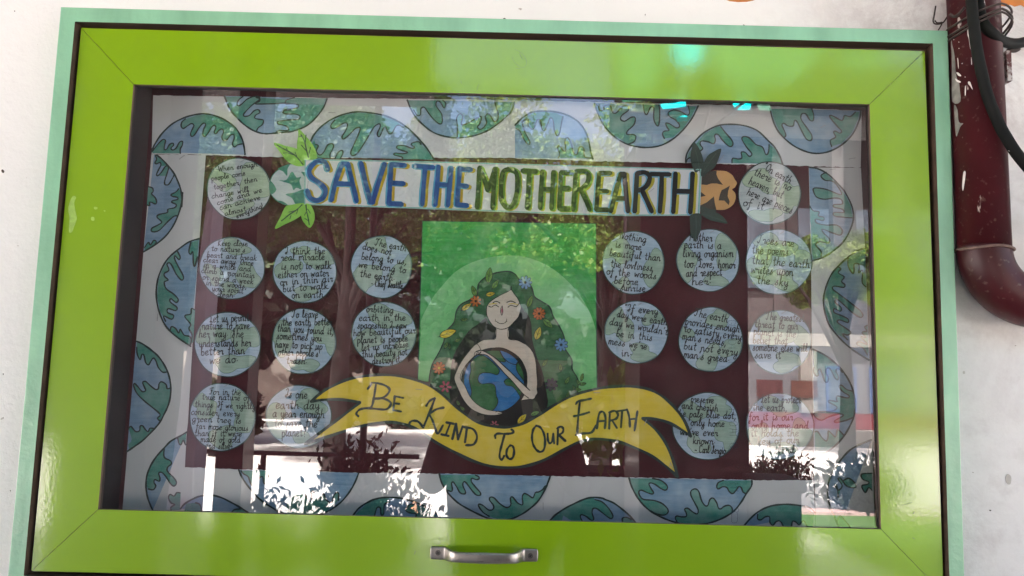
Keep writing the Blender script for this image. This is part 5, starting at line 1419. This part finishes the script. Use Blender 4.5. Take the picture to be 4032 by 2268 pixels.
m.stroke(P("430,700 480,696 520,688 525,610", 'W'), YP - .0030, 2.4, m=1); m.stroke(P("622,610 626,690 700,705 760,735", 'W'), YP - .0030, 2.4, m=1)
m.build("arms", [M_skin, M_blk2], pt)
m = MB()
face = smooth(P("645,290 600,315 540,340 480,380 450,425 447,490 470,545 505,590 545,610 580,613 625,598 670,555 708,510 722,460 728,425 708,375 672,325", 'W'), 3, True)
m.poly(face, YP - .0026); m.stroke(face + [face[0]], YP - .0027, 3, m=1, sm=False)
for st, w_ in (("500,400 515,388 535,388 555,400", 5), ("612,394 640,384 660,388 682,397", 5), ("463,425 485,433 500,425 520,416 545,432", 4), ("622,434 640,420 660,422 690,428 712,402", 4), ("575,422 560,455 570,500 580,470 575,422", 2.6),
               ("517,545 530,552 550,565 575,568 598,560 610,545", 3.2), ("520,530 518,550", 2), ("610,528 612,552", 2)):
    m.stroke(P(st, 'W'), YP - .0028, w_ * .8, m=1)
m.poly(P("575,430 565,458 571,492 579,465", 'W'), YP - .00275, 2)
m.stroke(P("468,412 500,405 530,405", 'W'), YP - .00277, 3, m=3); m.stroke(P("625,410 660,405 700,412", 'W'), YP - .00277, 3, m=3)
m.build("face", [M_skin, M_blk2, M_pkf, M_yel], pt)
m = MB(); m.poly(smooth(P("645,290 560,330 490,372 450,420 430,400 460,340 540,290 620,262 650,262", 'W'), 3, True), YP - .0029); m.poly(smooth(P("645,285 672,322 710,370 730,430 770,480 800,430 760,340 700,285 655,262", 'W'), 3, True), YP - .0029)
m.stroke(P("650,265 640,295 560,335 480,385 448,430", 'W'), YP - .0031, 3.4, m=1); m.stroke(P("645,270 655,300 700,360 728,425 770,475", 'W'), YP - .0031, 3.4, m=1)
m.build("hair_fringe", [M_hair, M_ink], pt)
def flower(x, y, r, mt, n, ang=0, y2=False):
    cx_, cy_ = P("%f,%f" % (x, y), 'W')[0]; r *= s3
    m = MB()
    for k in range(n):
        a = ang + 2 * math.pi * k / n
        ux, uy = math.cos(a), math.sin(a)
        pts = [(cx_ + ux * r * d_ - uy * r * e, cy_ + uy * r * d_ + ux * r * e) for d_, e in ((.15, 0), (.5, .2), (.85, .2), (1, 0), (.85, -.2), (.5, -.2))]
        m.poly(smooth(pts, 2, True), YP - .0034 - k * .00002, 0); m.stroke(pts[1:] , YP - .0037, 1.7, m=1)
    m.poly([(cx_ + r * .2 * math.cos(a), cy_ + r * .2 * math.sin(a)) for a in [i * .7 for i in range(9)]], YP - .0038, 2)
    m.build("flower", [mt, M_ink, M_yel if y2 else M_blk2], pt)
for a_ in ((762, 232, 56, M_blf, 9), (1055, 740, 56, M_blf, 9, .3), (875, 486, 54, M_orf, 10), (60, 930, 54, M_orf, 9, .2, True), (358, 385, 48, M_orf, 8, .5), (112, 1082, 52, M_pkf, 6, .1), (975, 1065, 54, M_puf, 8, .2), (510, 1392, 36, M_pkf, 6)):
    flower(*a_)
def dleaf(x, y, ang, Ln, wd, mt):
    cx_, cy_ = P("%f,%f" % (x, y), 'W')[0]; Ln *= s3; wd *= s3
    ux, uy = math.cos(R(ang)), -math.sin(R(ang))
    def q(u, v_): return (cx_ + ux * Ln * u - uy * wd * v_, cy_ + uy * Ln * u + ux * wd * v_)
    out = [q(-.5, 0), q(-.3, .38), q(0, .5), q(.3, .3), q(.5, 0), q(.3, -.32), q(0, -.5), q(-.3, -.4)]
    m = MB(); m.poly(smooth(out, 2, True), YP - .0040, 0); m.stroke(out + [out[0]], YP - .0042, 2.2, m=1, n=3)
    m.stroke([q(-.6, 0), q(.35, 0)], YP - .0043, 1.8, m=1); m.stroke([q(-.1, 0), q(.1, .3)], YP - .0043, 1.3, m=1); m.stroke([q(-.1, 0), q(.1, -.3)], YP - .0043, 1.3, m=1)
    m.build("drawn_leaf", [mt, M_ink], pt)
for a_ in ((282, 432, 35, 95, 42, M_yel), (130, 648, 20, 145, 62, M_yel), (478, 328, 12, 78, 36, M_yel), (866, 648, 72, 112, 55, M_yel), (735, 1345, 48, 105, 48, M_yel),
           (468, 175, 82, 130, 55, M_gl2), (518, 248, 55, 90, 40, M_gl2), (345, 302, 110, 90, 40, M_gl2), (800, 388, 68, 105, 42, M_gl2), (945, 565, -42, 105, 48, M_gl2), (213, 702, 20, 55, 26, M_gl2), (118, 745, 60, 60, 26, M_gl2),
           (145, 755, 95, 50, 20, M_gl2), (265, 535, 5, 60, 24, M_gl2), (922, 888, 55, 80, 26, M_gl2), (1050, 925, 95, 60, 28, M_gl2), (1105, 1030, 60, 70, 30, M_gl2), (840, 1300, 20, 75, 34, M_gl2), (215, 1215, 120, 50, 24, M_gl2), (250, 1260, 140, 50, 24, M_gl2),
           (1225, 1005, 75, 65, 26, M_gl2), (1195, 1045, 130, 55, 24, M_gl2), (1230, 1060, 10, 60, 26, M_gl2), (1160, 1095, 110, 55, 24, M_gl2), (1190, 1105, 0, 55, 24, M_gl2), (1110, 1150, 70, 60, 26, M_gl2)):
    dleaf(*a_)

# ------------------------------------------------------------------ yellow ribbon
YR = .0545
rt = thing("yellow_ribbon", "wavy yellow paper ribbon lettered BE KIND TO OUR EARTH", "ribbon", tuple(at(2000, 1680, YR)))
topE = smooth(P("J 415,132 500,60 600,5 F 700,1412 850,1385 980,1380 1120,1395 1240,1430 J 1330,20 1430,100 1530,190 1620,255 1720,305 1850,325 1932,322 K 100,290 200,235 300,170 450,90 600,45 750,20 900,18 1030,40 1130,90 1220,170 1300,275 1350,395"), 4)
e2 = smooth(P("K 1350,395 1280,345 1180,290 1080,265 985,258"), 4)
e3 = smooth(P("K 985,258 1080,340 1150,430 1210,560 1250,700"), 4)
e4 = smooth(P("K 1250,700 1160,620 1050,540 900,470 780,430 620,415 500,440 400,490 250,570 120,615 0,630 J 1800,625 1650,585 1500,515 1350,435 1260,370 1180,325 1080,295 980,288 850,305 700,345 550,395 370,452"), 4)
e5 = smooth(P("J 370,452 480,370 600,280 700,205 785,140"), 4)
e6 = smooth(P("J 785,138 650,118 520,118 415,132"), 4)
ribbon = topE + e2[1:] + e3[1:] + e4[1:] + e5[1:] + e6[1:-1]
bendR = None
M_rib = crayon("ribbon_yellow", (.84, .61, .04), light=.18, rot=40, scale=14, dark=.10, spec=.3)
m = MB(); m.poly(ribbon, YR, thick=.0006); m.build("ribbon_paper", M_rib, rt)
m = MB()
for k, e in enumerate((topE, e2, e3, e4, e5, e6)): m.stroke(e, YR - .0003 - k * .00009, 11.5, sm=False, var=.12)
m.build("ribbon_outline", M_ink, rt)
RL = [
 ["J 905,5 892,90 880,150 868,178", "J 842,38 865,10 F 880,1440 J 960,5 1008,40 985,85 935,108 885,108", "J 900,110 970,112 1018,145 985,190 905,188 840,182 785,192 757,222 772,243"],
 ["J 1047,92 1042,145 1035,195", "J 1047,92 1112,105", "J 1042,146 1082,150", "J 1035,197 1095,208"],
 ["J 1285,165 1310,128 1350,106", "J 1350,108 1318,195 1262,328", "J 1262,328 1225,285 1180,278 1158,298 1163,318", "J 1416,178 1360,192 1306,228", "J 1306,228 1330,270 1352,330 1372,375 1412,310"],
 ["J 1437,290 1492,300", "J 1467,295 1432,385", "J 1398,380 1455,392"], ["J 1482,415 1510,300", "J 1510,300 1525,418", "J 1525,418 1560,318"], ["J 1592,330 1577,440", "J 1570,325 1640,342 1668,400 1642,455 1585,462"],
 ["e 668,315 665,285 695,262 780,265 860,258 883,232 855,212", "e 778,266 748,375 722,480 720,545 745,568 772,525"], ["e 842,402 806,450 800,520 835,562 875,540 888,465 872,410 842,402"],
 ["e 1150,170 1115,215 1100,300 1112,385 1150,450 1198,478 1240,450 1255,360 1240,260 1200,190 1150,168"], ["e 1285,262 1288,335 1308,375 1340,350 1352,262", "e 1352,262 1362,378"], ["e 1400,390 1408,212", "e 1395,202 1440,180 1470,205 1460,250 1412,280", "e 1425,285 1495,348"],
 ["K 482,152 500,130 540,122 597,110", "K 512,128 500,250 492,375", "K 468,243 520,232 583,213", "K 482,385 530,374 600,365 632,312"],
 ["K 640,335 658,225 690,212 706,260 700,335", "K 645,282 702,278"], ["K 733,337 738,215", "K 732,215 775,203 800,230 785,262 742,276", "K 756,276 792,332"], ["K 783,207 868,195", "K 832,200 822,327"], ["K 868,190 885,250 890,322", "K 947,205 938,260 924,352", "K 888,266 938,262"]]
for sts in RL:
    m = MB()
    for j, st in enumerate(sts): m.stroke(P(st), YR - .0004 - j * .00012, 9.2 if len(RL) else 8, n=6, var=.14)
    m.build("letter", M_ink, rt)
for st in ("J 1205,38 1255,42", "K 615,65 665,66", "J 515,330 525,300", "K 1000,308 1015,270", "K 1195,590 1190,625", "K 1215,640 1200,600"):
    q = P(st); staple(q[0], q[1], YR - .0010, rt)

# faint blue stamp printed on the pane
M_stamp, t, b = nodes("faint_blue_stamp")
b.inputs['Base Color'].default_value = (.02, .10, .26, 1); b.inputs['Roughness'].default_value = .6
tr = t.nodes.new("ShaderNodeBsdfTransparent"); mx = t.nodes.new("ShaderNodeMixShader"); mx.inputs[0].default_value = .30
t.links.new(tr.outputs[0], mx.inputs[1]); t.links.new(b.outputs[0], mx.inputs[2]); t.links.new(mx.outputs[0], t.nodes['Material Output'].inputs[0])
SG = {'F': "0,0 0,20 10,20|0,11 8,11", 'L': "0,20 0,0 10,0", 'O': "0,4 0,16 3,20 7,20 10,16 10,4 7,0 3,0 0,4", 'A': "0,0 3,20 7,20 10,0|1,8 9,8", 'T': "0,20 10,20|5,20 5,0", 'U': "0,20 0,4 3,0 7,0 10,4 10,20",
      'G': "10,16 7,20 3,20 0,16 0,4 3,0 7,0 10,4 10,9 6,9", 'M': "0,0 0,20 5,10 10,20 10,0", 'I': "5,0 5,20", '4': "8,0 8,20 0,7 10,7", 'D': "0,0 0,20 6,20 10,15 10,5 6,0 0,0", 'S': "10,17 7,20 3,20 0,16 3,11 8,9 10,5 7,0 3,0 0,3"}
YG = .0052
def stampch(ch, x, y, h=10.8, k=1.5):
    m = MB()
    for st in SG[ch].split('|'):
        pts = [(x + float(b_.split(',')[1]) / 20 * 31, y + float(b_.split(',')[0]) / 10 * h * k) for b_ in st.split()]
        m.stroke(pts, YG, 2.2, sm=False)
    m.build('stamp_letter', M_stamp, glass)
for ch, y in (('G', 1262), ('D', 1283), ('U', 1320), ('D', 1340), ('4', 1357), ('I', 1418), ('F', 1612), ('L', 1634), ('O', 1660), ('A', 1688), ('T', 1706), ('U', 1746), ('M', 1902), ('I', 1925), ('S', 2000)):
    stampch(ch, 2866 + (y - 1262) * .016, y)
m = MB(); m.stroke(P("2882,2018 2896,2015 2903,2022 2903,2050 2897,2058 2886,2058 2880,2050 2882,2018"), YG, 2.2)
m.build("stamp_box", M_stamp, glass)

# ================================================================== the photographer, mirrored in the glass
M_shirt = mat("dark_maroon_shirt", (.035, .018, .020), .9, .3, 12)
M_pskin = mat("brown_skin", (.26, .14, .09), .55, .08, 12)
M_phair = mat("black_hair", (.012, .010, .009), .5, .3, 60)
M_trous = mat("dark_trousers", (.02, .02, .025), .9, .2, 12)
M_phone = mat("black_phone", (.012, .012, .014), .25, .1, 12)
px_, py_ = CAM.x, CAM.y
man = thing("person", "person in a dark maroon shirt photographing the case, mirrored at the lower middle", "person", (px_, py_ - .42, .12))
def skin_mesh(name, verts, edges, radii, mt, parent, sub=2, root=0):
    me = bpy.data.meshes.new(name)
    o0 = parent_world(parent)
    me.from_pydata([tuple(Vector(v) - o0) for v in verts], edges, [])
    o = bpy.data.objects.new(name, me); COL.objects.link(o); o.parent = parent
    md = o.modifiers.new("skin", 'SKIN'); md.use_smooth_shade = True
    sv = me.skin_vertices[0].data
    for i, r_ in enumerate(radii):
        sv[i].radius = (r_, r_) if not isinstance(r_, tuple) else r_
    sv[root].use_root = True
    ss = o.modifiers.new("sub", 'SUBSURF'); ss.levels = sub; ss.render_levels = sub
    me.materials.append(mt)
    return o
Yb = py_ - .42
def X(dx): return px_ + dx
bodyv = [(X(0), Yb, .95), (X(0), Yb, 1.15), (X(0), Yb + .01, 1.33), (X(0), Yb + .02, 1.42), (X(0), Yb + .04, 1.50), (X(0), Yb + .05, 1.58),
         (X(-.17), Yb + .01, 1.36), (X(-.25), Yb + .12, 1.20), (X(-.20), Yb + .26, 1.38), (X(-.085), Yb + .355, 1.565),
         (X(.17), Yb + .01, 1.36), (X(.25), Yb + .12, 1.20), (X(.20), Yb + .26, 1.38), (X(.085), Yb + .355, 1.565),
         (X(-.09), Yb, .90), (X(-.10), Yb + .02, .55), (X(-.11), Yb - .02, .20), (X(-.12), Yb + .10, .155),
         (X(.09), Yb, .90), (X(.10), Yb + .02, .55), (X(.11), Yb - .02, .20), (X(.12), Yb + .10, .155)]
be = [(0, 1), (1, 2), (2, 3), (3, 4), (4, 5), (2, 6), (6, 7), (7, 8), (8, 9), (2, 10), (10, 11), (11, 12), (12, 13), (0, 14), (14, 15), (15, 16), (16, 17), (0, 18), (18, 19), (19, 20), (20, 21)]
br = [(.24, .14), (.215, .13), (.17, .11), (.065, .065), (.05, .055), (.05, .05), (.065, .065), (.045, .045), (.036, .036), (.026, .026), (.065, .065), (.045, .045), (.036, .036), (.026, .026),
      (.09, .09), (.06, .06), (.042, .042), (.035, .035), (.09, .09), (.06, .06), (.042, .042), (.035, .035)]
skin_mesh("body", bodyv, be, br, M_shirt, man)
# head with face, ears and hair
me = bpy.data.meshes.new("head"); bm = bmesh.new()
bmesh.ops.create_uvsphere(bm, u_segments=32, v_segments=24, radius=1)
hz = 1.615
for v in bm.verts:
    x, y, z = v.co
    w_ = 1 - .28 * max(0, -z) ** 1.5
    sx_, sy_, sz_ = .072 * w_, .09 * (1 - .12 * max(0, -z)), .112
    nx, ny, nz_ = x * sx_, y * sy_, z * sz_
    if y > .3:
        ny += .020 * math.exp(-((x / .16) ** 2 + ((z + .12) / .22) ** 2))
        ny -= .008 * math.exp(-(((abs(x) - .38) / .17) ** 2 + ((z - .08) / .12) ** 2))
        ny += .006 * math.exp(-((x / .3) ** 2 + ((z + .5) / .09) ** 2))
    v.co = Vector((nx, ny, nz_))
bm.to_mesh(me); bm.free()
for p in me.polygons: p.use_smooth = True
me.materials.append(M_pskin)
hd_ = bpy.data.objects.new("head", me); COL.objects.link(hd_); hd_.parent = man
hd_.location = Vector((px_, Yb + .07, hz)) - parent_world(man)
me = bpy.data.meshes.new("hair"); bm = bmesh.new()
bmesh.ops.create_uvsphere(bm, u_segments=28, v_segments=18, radius=1)
for v in bm.verts:
    x, y, z = v.co
    if y > .45 and z < .45: v.co = Vector((x * .06, y * .07, z * .09))
    else: v.co = Vector((x * .082, y * .098 - .008, z * .118 + .008)) * (1 + .03 * math.sin(9 * x + 7 * z))
bm.to_mesh(me); bm.free()
for p in me.polygons: p.use_smooth = True
me.materials.append(M_phair)
o = bpy.data.objects.new("hair", me); COL.objects.link(o); o.parent = hd_
# hands: palm, thumb and four bent fingers on each side of the phone
for s_ in (-1, 1):
    m_ = [(X(s_ * .088), Yb + .352, 1.56), (X(s_ * .084), Yb + .372, 1.590)]
    skin_mesh("hand", [(X(s_ * .092), Yb + .345, 1.545), (X(s_ * .092), Yb + .362, 1.575), (X(s_ * .090), Yb + .372, 1.605),
                        (X(s_ * .080), Yb + .385, 1.628), (X(s_ * .060), Yb + .393, 1.632),
                        (X(s_ * .086), Yb + .392, 1.612), (X(s_ * .062), Yb + .400, 1.612),
                        (X(s_ * .088), Yb + .392, 1.594), (X(s_ * .064), Yb + .400, 1.592),
                        (X(s_ * .088), Yb + .390, 1.577), (X(s_ * .068), Yb + .398, 1.572),
                        (X(s_ * .078), Yb + .362, 1.590), (X(s_ * .062), Yb + .372, 1.602)],
              [(0, 1), (1, 2), (2, 3), (3, 4), (2, 5), (5, 6), (1, 7), (7, 8), (1, 9), (9, 10), (1, 11), (11, 12)],
              [.020, .018, .016, .009, .008, .009, .0075, .0085, .007, .008, .0065, .0095, .008], M_pskin, man, 2)
m = MB(); m.box(px_ - .078, px_ + .078, Yb + .384, Yb + .392, EYE - .038, EYE + .034)
ph = m.build("phone", M_phone); bv = ph.modifiers.new("soft", 'BEVEL'); bv.width = .004; bv.segments = 3
tag(ph, "black phone held sideways in both hands of the mirrored person", "phone")
